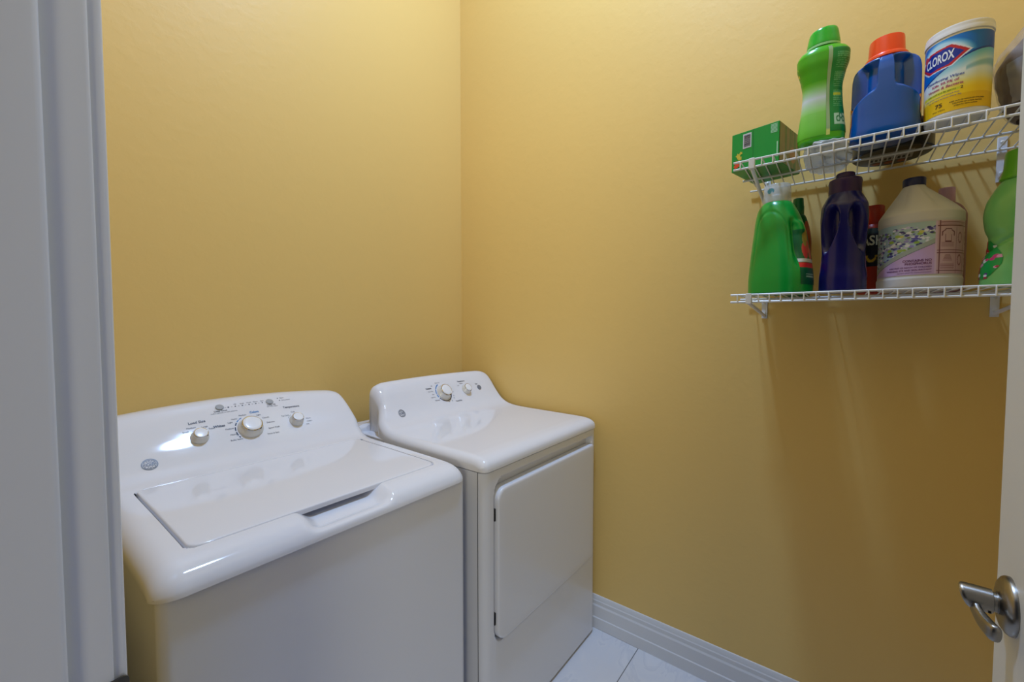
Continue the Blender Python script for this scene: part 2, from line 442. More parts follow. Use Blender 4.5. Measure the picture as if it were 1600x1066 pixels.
def rr_outline(x0, x1, y0, y1, r, k=10, m=40):
    """points round a rounded rectangle, edges subdivided"""
    if not isinstance(r, (list, tuple)): r = [r]*4
    pts = []; cs = [(x0+r[0], y0+r[0], PI, r[0]), (x1-r[1], y0+r[1], 1.5*PI, r[1]), (x1-r[2], y1-r[2], 0, r[2]), (x0+r[3], y1-r[3], 0.5*PI, r[3])]
    for ci, (cx, cy, a0, r_) in enumerate(cs):
        for j in range(k+1):
            A = a0+j/k*PI/2; pts.append((cx+r_*math.cos(A), cy+r_*math.sin(A)))
        nx = cs[(ci+1) % 4]; B = nx[2]; e = (nx[0]+nx[3]*math.cos(B), nx[1]+nx[3]*math.sin(B)); s_ = pts[-1]
        for j in range(1, m): pts.append((lerp(s_[0], e[0], j/m), lerp(s_[1], e[1], j/m)))
    return pts
def on_top(T, parts, name, m, parent, off=0.0006):
    """flat (x,s) pieces mapped on to the moulded top"""
    V = []; F = []
    for P, Fc in parts:
        b = len(V)
        V += [T.pos(x, ss, off) for x, ss in P]; F += [tuple(i+b for i in f) for f in Fc]
    return obj(name, V, F, m, parent, world=True, smooth=False)
def txt(body, x, ss, size, align='CENTER', bold=0.0, rot=0.0, shear=0.0):
    V, F = text_mesh(body, size, align, shear, bold)
    c, s_ = math.cos(rot), math.sin(rot)
    return ([(x+a*c-b*s_, ss+a*s_+b*c) for a, b in V], F)
def arc(x, ss, r0, r1, a0, a1, n=14):
    P = []; F = []
    for i in range(n+1):
        A = math.radians(lerp(a0, a1, i/n)); P += [(x+r0*math.cos(A), ss+r0*math.sin(A)), (x+r1*math.cos(A), ss+r1*math.sin(A))]
        if i: F.append((2*i-2, 2*i-1, 2*i+1, 2*i))
    return P, F
def dot(x, ss, r, n=14):
    return [(x+r*math.cos(2*PI*i/n), ss+r*math.sin(2*PI*i/n)) for i in range(n)], [tuple(range(n))]
def surf_matrix(T, x, ss, off=0.0):
    n = T.nrm(ss); u = Vector((1, 0, 0)); v = n.cross(u)
    p = T.pos(x, ss, off)
    M = Matrix(((u.x, v.x, n.x, p.x), (u.y, v.y, n.y, p.y), (u.z, v.z, n.z, p.z), (0, 0, 0, 1)))
    return M
def knob(T, x, ss, R, H, parent, ptr=0.6):
    """dial: flared silver skirt, chrome rim and a white domed cap with a pointer"""
    M = surf_matrix(T, x, ss, -0.004)
    k = MB().lathe([(R*1.0, 0.0), (R*1.0, 0.0060), (R*0.98, 0.0078), (R*0.93, 0.0090), (R*0.80, H*0.82), (R*0.78, H*0.84)], M, 48).build('knob', M_KSIDE, parent, world=True)
    off = Vector(parent.location)
    b = MB().lathe([(R*0.79, H*0.80), (R*0.815, H*0.86), (R*0.805, H*0.95), (R*0.75, H*1.0), (R*0.70, H*0.985), (R*0.70, H*0.9)], M, 48)
    obj('chrome_rim', b.V, b.F, M_CHROME, k, world=False).parent = k
    c = MB().lathe([(R*0.705, H*0.9), (R*0.70, H*0.99), (R*0.66, H*1.03), (R*0.5, H*1.05), (R*0.2, H*1.06), (0.0004, H*1.062)], M, 48)
    o2 = obj('cap', c.V, c.F, M_KNOB, k)
    p = MB().box((-R*0.07, R*0.71, H*0.90), (R*0.07, R*0.84, H*0.985)); A = Matrix.Rotation(-ptr, 4, 'Z')
    o3 = obj('pointer', [M @ (A @ Vector(v)) for v in p.V], p.F, M_DARK, k)
    for o in k.children:
        o.data.transform(Matrix.Translation(-off))
    return k
def emblem(T, x, ss, r, parent):
    """round monogram badge: ring, four curls and two script letters"""
    pr_ = [arc(x, ss, r*0.86, r*1.0, 0, 360, 40), arc(x, ss, r*0.74, r*0.79, 0, 360, 40)]
    for k in range(4):
        A = math.radians(45+90*k); cx, cy = x+r*0.60*math.cos(A), ss+r*0.60*math.sin(A)
        pr_.append(arc(cx, cy, r*0.15, r*0.25, 45+90*k-140, 45+90*k+140, 14))
        pr_.append(arc(x+r*0.62*math.cos(A+PI/4), ss+r*0.62*math.sin(A+PI/4), r*0.05, r*0.14, 0, 360, 10))
    pr_.append(txt('GE', x, ss, r*0.85, bold=0.0006, shear=0.3))
    return on_top(T, pr_, 'emblem', mat('emblem_grey', (120, 124, 134), 0.35), parent)
def foot(parent, x0, x1, yf, yb):
    for x in (x0+0.05, x1-0.05):
        for y in (yf+0.06, yb-0.06):
            MB().lathe([(0.02, 0.0), (0.02, 0.012), (0.012, 0.02)], Matrix.Translation((x, y, 0)), 16).build('leveling_foot', M_DARK, parent, world=True)

# ---- washer
WP = [(-0.757, 0.837), (-0.7555, 0.846), (-0.748, 0.859), (-0.735, 0.87), (-0.715, 0.878), (-0.69, 0.8815), (-0.6, 0.884), (-0.45, 0.886), (-0.34, 0.887), (-0.305, 0.889), (-0.275, 0.896), (-0.245, 0.912), (-0.215, 0.936), (-0.19, 0.959), (-0.165, 0.981), (-0.14, 1.0), (-0.118, 1.013), (-0.1, 1.0182), (-0.085, 1.0195), (-0.06, 1.018), (-0.03, 1.01), (-0.012, 0.998)]
WX0, WX1 = -1.4249, -0.7389
washer = thing('washing_machine', 'white top-load washing machine on the left with three dials and a flat lid', 'washing machine', ((WX0+WX1)/2, -0.38, 0))
TW = Top(WP, WX0, WX1, 0.837, 0.040, 0.020, 0.022, 0.905, 0.018, 0.05)
LX0, LX1 = -1.3665, -0.7975
LS0, LS1 = TW.s_at_y(-.690), TW.s_at_y(-.309)
NX0, NX1 = -1.188, -0.972
s_lo, s_hi = TW.s_at_y(-.7567)*0+0.010, LS0+0.03
def wdisp(x, ss):
    d = 0.0
    if LS0-0.01 < ss < LS1+0.01:
        q = sdf_rr(x, ss, LX0, LX1, LS0, LS1, 0.022)
        d = 0.011*sstep(0.0008, -0.0025, q)
    if ss < LS0+0.04:
        a = sstep(NX0, NX0+0.045, x)*sstep(NX1, NX1-0.045, x)
        f = sstep(0.012, 0.045, ss) 
        d = max(d, 0.024*a*f)
    return d
V, F = TW.mesh(wdisp, 0.0035)
obj('top_panel', V, F, M_ENAMEL, washer, world=True, ang=60)
cabinet('cabinet', WX0+0.006, WX1-0.005, -.7485, -.015, 0.012, 0.8385, 0.018, washer)
foot(washer, WX0, WX1, -.75, -.02)
# lid: rounded slab following the deck
ol = rr_outline(LX0+0.0055, LX1-0.0022, LS0+0.0018, LS1-0.0012, [0.024, 0.024, 0.008, 0.008], 8, 40)
V = []; F = []; n = len(ol); cx, cy = (LX0+LX1)/2, (LS0+LS1)/2
def ring(off, k, inset):
    for x, y in ol:
        dx, dy = x-cx, y-cy
        sx = (abs(LX1-LX0)/2-inset)/(abs(LX1-LX0)/2); sy = (abs(LS1-LS0)/2-inset)/(abs(LS1-LS0)/2)
        V.append(TW.pos(cx+dx*sx*k, cy+dy*sy*k, off))
ring(-0.0105, 1, 0); ring(-0.0018, 1, 0); ring(-0.0002, 1, 0.0007); ring(0.0006, 1, 0.0025); ring(0.0008, 1, 0.006)
for k in (0.93, 0.8, 0.65, 0.5, 0.35, 0.2, 0.08): ring(0.0008, k, 0.006)
m_ = len(V)//n
for j in range(m_-1):
    for i in range(n): F.append((j*n+i, j*n+(i+1) % n, (j+1)*n+(i+1) % n, (j+1)*n+i))
F.append(tuple(range(n-1, -1, -1))); F.append(tuple(range((m_-1)*n, m_*n)))
obj('lid', V, F, M_ENAMEL, washer, world=True, ang=45)
for x in (LX0-0.001, LX1+0.001):
    p = TW.pos(x, LS1-0.012, -0.002); MB().box((p.x-0.004, p.y-0.008, p.z-0.008), (p.x+0.004, p.y+0.008, p.z+0.0015)).build('lid_hinge', M_DARK, washer, world=True, bev=0.001)
knob(TW, -1.0801, 0.6024, 0.034, 0.027, washer, 2.5)
knob(TW, -1.2059, 0.6019, 0.0215, 0.025, washer, 2.3)
knob(TW, -0.9473, 0.6014, 0.0215, 0.025, washer, 2.4)
for x, ss in ((-1.1383, 0.6826), (-1.0024, 0.6793)):
    MB().lathe([(0.0105, 0), (0.0105, 0.0025), (0.0095, 0.0035), (0.004, 0.004)], surf_matrix(TW, x, ss, -0.0005), 24).build('button', M_BTN, washer, world=True)
    on_top(TW, [arc(x, ss, 0.0112, 0.0125, 0, 360, 28)], 'button_ring', M_KSIDE, washer)
emblem(TW, -1.3196, 0.5545, 0.0165, washer)
KX, KS = -1.0800, 0.6008
tx = [txt('Load Size', -1.2026, 0.6461, 0.0105, bold=0.0002), txt('Small', -1.2329, 0.6229, 0.0066), txt('Medium', -1.2185, 0.6321, 0.0066), txt('Large', -1.1885, 0.6294, 0.0066), txt('Super', -1.1727, 0.6211, 0.0066),
      txt('Deep Rinse', -1.1392, 0.6700, 0.0072, bold=0.0001), txt('hold 3 seconds to lock controls', -1.1314, 0.6636, 0.0052),
      txt('Deep Fill', -1.0010, 0.6675, 0.0068, bold=0.0001), txt('add more water', -0.9997, 0.6618, 0.0050),
      txt('Start', -0.9679, 0.6904, 0.0066, 'LEFT'), txt('Lid Locked', -0.9659, 0.6810, 0.0060, 'LEFT'), dot(-0.9744, 0.6901, 0.0017), dot(-0.9714, 0.6806, 0.0017),
      txt('Temperature', -0.9459, 0.6513, 0.0095, bold=0.0002), txt('Tap Cold', -0.9755, 0.6226, 0.0060), txt('Cold', -0.9482, 0.6318, 0.0060), txt('Warm', -0.9168, 0.6028, 0.0060, 'LEFT'), txt('Colors', -0.9172, 0.5929, 0.0060, 'LEFT'), txt('Hot', -0.9226, 0.5830, 0.0060, 'LEFT'),
      txt('Whites', -1.1546, 0.6229, 0.0095, bold=0.00035), txt('Light', -1.1200, 0.6278, 0.0066, 'RIGHT'), txt('Medium', -1.1217, 0.6095, 0.0066, 'RIGHT'), txt('Heavy', -1.1187, 0.5913, 0.0066, 'RIGHT'), txt('Bulky Items', -1.1080, 0.5747, 0.0066, 'RIGHT'),
      txt('Heavy', -1.1060, 0.6367, 0.0060, 'RIGHT'), txt('Medium', -1.0795, 0.6448, 0.0062, 'RIGHT'), txt('Light', -1.0539, 0.6382, 0.0060, 'LEFT'), txt('Casuals', -1.0406, 0.6263, 0.0062, 'LEFT'), txt('Delicates', -1.0335, 0.6096, 0.0062, 'LEFT'), txt('Speed Wash', -1.0341, 0.5912, 0.0064, 'LEFT'), txt('Drain & Spin', -1.0422, 0.5738, 0.0064, 'LEFT')]
for (x, s1, s2), wd in zip([(-1.0985, 0.6787, 0.6861), (-1.0798, 0.6784, 0.6859), (-1.0611, 0.6787, 0.6859), (-1.0423, 0.6789, 0.6863), (-1.0234, 0.6794, 0.6866)], ('Fill', 'Soak', 'Wash', 'Rinse', 'Spin')): tx += [dot(x, s1, 0.0019), txt(wd, x+0.001, s2, 0.0058)]
tx += [dot(-1.1169, 0.6789, 0.0023)]
for x0_, s_0 in [(-1.1248, 0.6789), (-1.1079, 0.6787), (-1.0895, 0.6786), (-1.0709, 0.6784), (-1.0522, 0.6786), (-1.0334, 0.6789)]: tx.append(([(x0_-0.002, s_0-0.0004), (x0_+0.002, s_0-0.0004), (x0_+0.002, s_0+0.0004), (x0_-0.002, s_0+0.0004)], [(0, 1, 2, 3)]))
n_ = len(tx)
for part_ in (tx[0:5], tx[5:7], tx[7:9], tx[9:13], tx[13:19], tx[19:20], tx[20:24], tx[24:31], tx[31:]): on_top(TW, part_, 'dial_marking', M_INK, washer)
on_top(TW, [txt('Colors', -1.0565, 0.6498, 0.0088, bold=0.00035)], 'blue_marking', M_BLUEINK, washer)
on_top(TW, [arc(KX, KS, 0.0378, 0.0402, a, b) for a, b in ((128, 140), (113, 124))], 'blue_dial_arc', M_BLUEINK, washer)
on_top(TW, [arc(KX, KS, 0.0375, 0.0405, a, b) for a, b in ((144, 158), (164, 180), (186, 202), (207, 214))], 'navy_dial_arc', M_NAVY, washer)
on_top(TW, [arc(-0.9474, 0.6006, 0.0235, 0.0250, 115, 150)], 'dial_scale', M_BTN, washer)
on_top(TW, [arc(-1.2058, 0.6003, 0.0235, 0.025, 148, 158), arc(-1.2058, 0.6003, 0.0235, 0.025, 60, 120)], 'dial_scale', M_BTN, washer)

# ---- dryer
DP = [(-0.7914, 0.8486), (-0.7912, 0.858), (-0.788, 0.8685), (-0.779, 0.8775), (-0.762, 0.8845), (-0.735, 0.888), (-0.7, 0.889), (-0.55, 0.8905), (-0.42, 0.8925), (-0.37, 0.896), (-0.335, 0.9035), (-0.303, 0.9195), (-0.278, 0.9435), (-0.253, 0.976), (-0.231, 1.007), (-0.21, 1.0295), (-0.19, 1.039), (-0.177, 1.0385), (-0.166, 1.03), (-0.161, 1.01), (-0.159, 0.95), (-0.157, 0.905), (-0.15, 0.889), (-0.12, 0.885), (-0.075, 0.882)]
DX0, DX1 = -0.7104, -0.0244
dryer = thing('clothes_dryer', 'white front-door clothes dryer in the corner with two dials', 'dryer', ((DX0+DX1)/2, -0.43, 0))
TD = Top(DP, DX0, DX1, 0.8486, 0.024, 0.022, 0.008, 0.91, 0.026, 0.080, 0.042)
V, F = TD.mesh(None, 0.005)
obj('top_panel', V, F, M_ENAMEL, dryer, world=True, ang=60)
RX0, RX1, RZ0, RZ1 = -0.6665, -0.0640, 0.325, 0.8215
def ddisp(x, z):
    q = sdf_rr(x, z, RX0, RX1, RZ0, RZ1, 0.05) if (x < -0.4 and z > 0.6) else sdf_rr(x, z, RX0, RX1, RZ0, RZ1, 0.012 if x > -0.4 else 0.045)
    return 0.026*sstep(0.001, -0.005, q)
cabinet('cabinet', DX0+0.002, DX1-0.002, -.7885, -.072, 0.012, 0.8460, 0.026, dryer, ddisp, dense=0.004)
MB().box((DX0+0.013, -.7770, 0.84), (DX1-0.013, -.08, 0.8485)).build('seam_shadow_strip', M_DARK, dryer, world=True, smooth=False)  # dark filler standing in for the shadow line under the top panel
foot(dryer, DX0, DX1, -.78, -.09)
seam = MB().box((DX0+0.0008, -0.7625, 0.02), (DX0+0.003, -0.7613, 0.846)).build('side_seam', M_DARK, dryer, world=True, smooth=False)
MB().box((DX0+0.0015, -0.36, 0.847), (DX0+0.075, -0.076, 0.868)).build('rear_ledge', M_ENAMEL, dryer, world=True, bev=0.004, seg=3)
# door: slab with rounded front edges
do = rr_outline(-0.6610, -0.0665, 0.3325, 0.7900, [0.040, 0.010, 0.010, 0.034], 10, 20)
V = []; n = len(do); cx, cz = -0.364, 0.561
def dring(y, ins, k=1.0):
    for x, z in do:
        sx = (0.2975-ins)/0.2975; sz = (0.2285-ins)/0.2285
        V.append((cx+(x-cx)*sx*k, y, cz+(z-cz)*sz*k))
dring(-0.766, 0); dring(-0.7945, 0); dring(-0.7975, 0.0012); dring(-0.7993, 0.0035); dring(-0.8000, 0.008)
for k in (0.9, 0.75, 0.5, 0.25): dring(-0.8000, 0.008, k)
m_ = len(V)//n; F = []
for j in range(m_-1):
    for i in range(n): F.append((j*n+i, j*n+(i+1) % n, (j+1)*n+(i+1) % n, (j+1)*n+i))
F.append(tuple(range(n-1, -1, -1))); F.append(tuple(range((m_-1)*n, m_*n)))
ddoor = obj('door', V, F, M_STEEL, dryer, world=True, ang=45)
for z in (0.715, 0.405):
    h_ = MB().box((-0.6660, -0.7890, z-0.018), (-0.6600, -0.770, z+0.018)); obj('hinge', [(a+0.3674, b+0.43, c) for a, b, c in h_.V], h_.F, M_DARK, ddoor, smooth=False)
knob(TD, -0.3641, 0.5918, 0.0335, 0.029, dryer, 2.9)
knob(TD, -0.2323, 0.5888, 0.0235, 0.025, dryer, 2.9)
MB().lathe([(0.0115, 0), (0.0115, 0.0028), (0.0105, 0.0038), (0.004, 0.0042)], surf_matrix(TD, -0.1465, 0.5888, -0.0005), 24).build('button', mat('dark_grey_button', (122, 124, 132), 0.35), dryer, world=True)
emblem(TD, -0.6070, 0.5392, 0.0165, dryer)
DKX, DKS = -0.3641, 0.5918
dx_ = [txt('Temperature', -0.2417, 0.6293, 0.0085, bold=0.0002), txt('Low', -0.2679, 0.6113, 0.0066), txt('Medium', -0.2465, 0.6188, 0.0060), txt('Start', -0.1551, 0.6068, 0.0078, bold=0.0002),
      txt('Cottons', -0.4203, 0.6173, 0.0085, 'RIGHT', bold=0.0003), txt('More Dry', -0.4161, 0.6038, 0.0066, 'RIGHT'), txt('Dry', -0.4173, 0.5903, 0.0066, 'RIGHT'), txt('Less Dry', -0.4158, 0.5783, 0.0066, 'RIGHT'), txt('Delicates', -0.4014, 0.5632, 0.0066, 'RIGHT'),
      txt('Timed Dry', -0.3214, 0.5437, 0.0080, 'LEFT', bold=0.0002), txt('Easy Care', -0.3773, 0.6368, 0.0064), txt('Off', -0.4101, 0.6263, 0.0064, 'RIGHT'), txt('20', -0.3184, 0.5708, 0.006), txt('40', -0.3224, 0.5602, 0.006), txt('60', -0.3385, 0.5497, 0.006), txt('80', -0.3582, 0.5482, 0.006), txt('Air', -0.3171, 0.5873, 0.006, 'LEFT')]
for part_ in (dx_[0:3], dx_[3:4], dx_[4:9]+dx_[10:12], dx_[9:10], dx_[12:]): on_top(TD, part_, 'dial_marking', M_INK, dryer)
on_top(TD, [arc(DKX, DKS, 0.0375, 0.0415, a, b) for a, b in ((112, 150), (154, 182), (186, 204))], 'blue_dial_arc', M_BLUEINK, dryer)
on_top(TD, [arc(DKX, DKS, 0.0365, 0.0400, 212, 345, 30)], 'navy_dial_arc', M_NAVY, dryer)

# ================================================================== WIRE SHELVES
SY0, SY1 = -1.3243, -1.895
def shelf(label, z, bz, upper):
    """z: top of the front lip"""
    sh = thing('wire_shelf', label, 'shelf', (-0.15, (SY0+SY1)/2, z), 0, 'white wire shelves on the yellow wall')
    xf = -0.3
    MB().tube([(xf, SY0, z), (xf, SY1, z)], 0.0028).build('front_rail', M_WIRE, sh, world=True)
    MB().tube([(xf, SY0, z-0.0191), (xf, SY1, z-0.0191)], 0.0028).build('lip_rail', M_WIRE, sh, world=True)
    MB().tube([(-0.137, SY0+0.004, z-0.0045), (-0.137, SY1, z-0.0045)], 0.0030).build('middle_rail', M_WIRE, sh, world=True)
    MB().tube([(-0.0095, SY0+0.004, z-0.0045), (-0.0095, SY1, z-0.0045)], 0.0028).build('back_rail', M_WIRE, sh, world=True)
    k = 0
    while SY0-0.017-0.0247*k > SY1:
        y = SY0-0.017-0.0247*k; k += 1
        pts = [(-0.0065, y, z), (-0.15, y, z), (xf+0.004, y, z+0.0003), (xf-0.0012, y, z+0.0012), (xf-0.0030, y, z-0.002), (xf-0.0030, y, z-0.0205)]
        MB().tube(pts, 0.0017, 6).build('deck_wire', M_WIRE, sh, world=True)
    for y in (-1.368, -1.8660):
        b = MB()
        if upper: b.box((-0.0045, y-0.0085, z-0.082), (-0.0004, y+0.0085, z+0.028))
        else: b.box((-0.0045, y-0.008, z-0.060), (-0.0004, y+0.008, z+0.004))
        br = b.build('bracket', M_BRACKET, sh, world=True, bev=0.001)
        c = MB()
        zb = z-0.072 if upper else z-0.052
        c.tube([(-0.003, y, zb), (-0.296, y, z-0.0215)], 0.0048, 8)
        o = c.build('brace', M_BRACKET, sh, world=True)
        cl = MB().box((-0.3062, y-0.007, z-0.0245), (-0.2935, y+0.007, z+0.0035)).build('rail_clip', M_WIRE, sh, world=True, bev=0.0015)
        for dz in ((0.015, -0.06) if upper else (-0.012, -0.045)):
            MB().lathe([(0.0042, 0), (0.0042, 0.001), (0.002, 0.0022)], Matrix.Translation((-0.0044, y, z+dz)) @ Matrix.Rotation(-PI/2, 4, 'Y'), 14).build('screw', M_KSIDE, sh, world=True)
    return sh
ZL, ZU = 1.3461, 1.7003
shelf('lower white wire shelf holding detergent and bleach bottles', ZL, 0, False)
shelf('upper white wire shelf holding the green box and wipes tub', ZU, 0, True)
BL, BU = ZL+0.0022, ZU+0.0022           # where things stand

# ================================================================== THINGS ON THE SHELVES
# local axes of every container: front = -x, image right = -y; phi = 0 is the front, positive to the right
class Body:
    def __init__(s, prof, dents=()):
        P = np.array(prof, float); s.z = P[:, 0]; s.P = P; s.dents = dents
        d = np.diff(s.P, axis=0)/np.diff(s.z)[:, None]; m = np.zeros_like(s.P)    # monotone cubic tangents
        for c in range(P.shape[1]):
            dd = d[:, c]
            for i in range(1, len(s.z)-1):
                m[i, c] = 0 if dd[i-1]*dd[i] <= 0 else 2*dd[i-1]*dd[i]/(dd[i-1]+dd[i])
            m[0, c], m[-1, c] = dd[0], dd[-1]
        s.m = m
    def par(s, z):
        i = int(np.clip(np.searchsorted(s.z, z)-1, 0, len(s.z)-2)); h = s.z[i+1]-s.z[i]; t = min(max((z-s.z[i])/h, 0), 1)
        return (2*t**3-3*t*t+1)*s.P[i]+(t**3-2*t*t+t)*h*s.m[i]+(-2*t**3+3*t*t)*s.P[i+1]+(t**3-t*t)*h*s.m[i+1]
    def at(s, phi, z, off=0.0):
        _, hx, hy, e, ox, oy = s.par(z); hx += off; hy += off
        c, si = math.cos(phi), math.sin(phi)
        x = math.copysign(abs(c)**(2/e), c); y = math.copysign(abs(si)**(2/e), si)
        k = 1.0
        for f in s.dents: k -= f(phi, z)
        return Vector((ox-hx*x*k, oy-hy*y*k, z))
    def mesh(s, n=72, step=0.0035, z0=None, z1=None):
        z0 = s.z[0] if z0 is None else z0; z1 = s.z[-1] if z1 is None else z1
        zs = sorted(set([round(z, 5) for z in s.z if z0 <= z <= z1] + [z0+(z1-z0)*i/max(2, int((z1-z0)/step)) for i in range(max(2, int((z1-z0)/step))+1)]))
        V = []; F = []
        for z in zs:
            for k in range(n): V.append(s.at(2*PI*k/n, z))
        for j in range(len(zs)-1):
            for k in range(n): F.append((j*n+k, j*n+(k+1) % n, (j+1)*n+(k+1) % n, (j+1)*n+k))
        F.append(tuple(range(n-1, -1, -1))); F.append(tuple(range((len(zs)-1)*n, len(zs)*n)))
        return V, F
    def shell(s, p0, p1, z0, z1, off, color, nu=60, nz=60):
        """printed label lying on the surface; color(u,v) u 0..1 left to right, v 0..1 bottom to top, None leaves a hole"""
        V = []; F = []; C = []; ok = []
        for j in range(nz+1):
            for i in range(nu+1):
                u, v = i/nu, j/nz; V.append(s.at(lerp(p0, p1, u), lerp(z0, z1, v), off)); c = color(u, v)
                ok.append(c is not None); C.append((*lin(c), 1) if c is not None else (1, 1, 1, 1))
        for j in range(nz):
            for i in range(nu):
                q = (j*(nu+1)+i, j*(nu+1)+i+1, (j+1)*(nu+1)+i+1, (j+1)*(nu+1)+i)
                if all(ok[a] for a in q): F.append(q)
        return V, F, C
    def text(s, lines, off):
        """lines: (body, phi, z, size, align, slope, bold, xs, shear)"""
        V = []; F = []
        for body, phi, z, size, al, slope, bold, xs, shear in lines:
            tv, tf = text_mesh(body, size, al, shear, bold, xs); b = len(V)
            _, hx, hy, *_r = s.par(z); R = (hx+hy)/2
            for a, c in tv: V.append(s.at(phi+a/R, z+c+a*slope, off))
            F += [tuple(i+b for i in f) for f in tf]
        return V, F
def part(name, body, m, parent, **k):
    V, F = body.mesh(**k); return obj(name, V, F, m, parent)
def label(name, body, args, parent, rough=0.35, nu=60, nz=60):
    V, F, C = body.shell(*args, nu=nu, nz=nz); return obj(name, V, F, attr_mat('printed_label', rough), parent, colors=C)
def mix(a, b, t): t = min(max(t, 0), 1); return tuple(lerp(x, y, t) for x, y in zip(a, b))
def rnd_dots(n, seed, cols, rmin, rmax, box=(0, 1, 0, 1)):
    r = random.Random(seed)
    return [(r.uniform(box[0], box[1]), r.uniform(box[2], box[3]), r.uniform(rmin, rmax), r.choice(cols)) for _ in range(n)]

# ---- green box at the left end of the upper shelf
ang = math.atan2(-0.22, 0.975)
bx = thing('dryer_sheet_box', 'green cardboard box at the left end of the upper shelf', 'box', (-0.2176, -1.3040, BU), ang)
W_, D_, H_ = 0.121, 0.162, 0.105        # local: +x depth to the wall, -y to the right
m_green = mat('green_card', (10, 150, 62), 0.35)
MB().box((0, -W_, 0), (D_, 0, H_)).build('carton', m_green, bx, smooth=False, bev=0.0008)
def quad(name, m, pts, parent):
    n = len(pts); return obj(name, pts, [tuple(range(n))], m, parent, smooth=False)
def fpoly(name, m, yz, parent, x=-0.0006): 
    V = [(x, -a, b) for a, b in yz]; return obj(name, V, [tuple(range(len(V)))], m, parent, smooth=False)
bc = fpoly('barcode_sticker', mat('pale_print', (206, 206, 212), 0.4), [(0.030, 0.058), (0.052, 0.058), (0.052, 0.098), (0.030, 0.098)], bx)
bars = MB(); r = random.Random(3); z = 0.0620
while z < 0.094:
    h = r.choice((0.0007, 0.0012, 0.0020)); bars.add([(-0.0010, -0.0325, z), (-0.0010, -0.0495, z), (-0.0010, -0.0495, z+h), (-0.0010, -0.0325, z+h)], [(0, 1, 2, 3)]); z += h+r.choice((0.0007, 0.0012))
obj('bars', bars.V, bars.F, mat('dark_print', (70, 66, 84), 0.5), bc, smooth=False)
fl = MB()
for a, b, rr2 in ((0.014, 0.022, 0.008), (0.012, 0.014, 0.007), (0.017, 0.016, 0.006)): fl.add([(-0.0006-0.0001*rr2*100, -a-rr2*math.cos(k*PI/5)*(0.7+0.3*(k % 2)), b+rr2*math.sin(k*PI/5)*(0.7+0.3*(k % 2))) for k in range(10)], [tuple(range(10))])
obj('red_flower', fl.V, fl.F, mat('red_print', (222, 74, 46), 0.4), bx, smooth=False)
fl = MB()
for a, b, rr2 in ((0.018, 0.042, 0.008), (0.022, 0.034, 0.007), (0.025, 0.048, 0.005)): fl.add([(-0.0006-0.0001*rr2*100, -a-rr2*math.cos(k*PI/5)*(0.6+0.4*(k % 2)), b+rr2*math.sin(k*PI/5)*(0.6+0.4*(k % 2))) for k in range(10)], [tuple(range(10))])
obj('yellow_flower', fl.V, fl.F, mat('yellow_print', (206, 190, 70), 0.4), bx, smooth=False)
lines = MB()
for k in range(7): lines.add([(-0.0006, -0.1005, 0.078+k*0.0034), (-0.0006, -0.1165, 0.078+k*0.0034), (-0.0006, -0.1165, 0.0802+k*0.0034), (-0.0006, -0.1005, 0.0802+k*0.0034)], [(0, 1, 2, 3)])
strip_ = MB().add([(-0.0006, -0.1155, 0.012), (-0.0006, -0.1185, 0.012), (-0.0006, -0.1185, 0.052), (-0.0006, -0.1155, 0.052)], [(0, 1, 2, 3)])
obj('edge_stripe', strip_.V, strip_.F, mat('mint_print', (160, 214, 176), 0.4), bx, smooth=False)
obj('fine_print', lines.V, lines.F, mat('mint_print', (160, 214, 176), 0.4), bx, smooth=False)
fpoly('card_fold', mat('dark_green_card', (8, 128, 54), 0.4), [(0.0560, 0.0005), (0.0575, 0.0005), (0.0575, 0.1045), (0.0560, 0.1045)], bx)
V = []; F = []; C = []; nu, nz = 50, 30; r = random.Random(5)
st = [r.random() for _ in range(60)]
for j in range(nz+1):
    for i in range(nu+1):
        u, v = i/nu, j/nz; V.append((0.0015+(D_-0.003)*u, -W_-0.0008, 0.001+(H_-0.002)*v))
        q = st[int(u*24)]*0.6+st[int(u*9)+30]*0.4+0.25*noise.noise((u*6, v*5, 0))
        c = mix((62, 116, 48), (150, 128, 84), q*1.1); 
        if math.hypot((u-0.62)*1.2, v-0.35) < 0.2: c = mix(c, (206, 120, 70), 0.7)
        C.append((*lin(c), 1))
for j in range(nz):
    for i in range(nu): F.append((j*(nu+1)+i, j*(nu+1)+i+1, (j+1)*(nu+1)+i+1, (j+1)*(nu+1)+i))
obj('picture_side', V, F, attr_mat('printed_label'), bx, colors=C, smooth=False)

# ---- waisted green bottle of scent beads
bb = thing('laundry_bead_bottle', 'waisted bright green bottle with a slanted green cap on the upper shelf', 'bottle', (-0.2560, -1.5120, BU+0.0148), 0.12); bb.scale = (1, 1, 0.945)
gb = Body([(0.0, 0.029, 0.043, 2.4, 0, 0), (0.004, 0.033, 0.0478, 2.4, 0, 0), (0.02, 0.0335, 0.0485, 2.4, 0, 0), (0.055, 0.031, 0.0455, 2.4, 0, 0), (0.10, 0.028, 0.0410, 2.4, 0, 0), (0.135, 0.028, 0.0395, 2.4, 0, 0), (0.175, 0.031, 0.0455, 2.4, 0, 0), (0.205, 0.034, 0.0525, 2.4, 0, 0), (0.222, 0.0335, 0.0530, 2.4, 0, 0), (0.235, 0.030, 0.0475, 2.3, 0, 0), (0.241, 0.026, 0.0365, 2.2, 0, 0), (0.2435, 0.0235, 0.030, 2, 0, 0)])
body = part('body', gb, mat('lime_green_plastic', (70, 178, 26), 0.25, coat=0.2), bb)
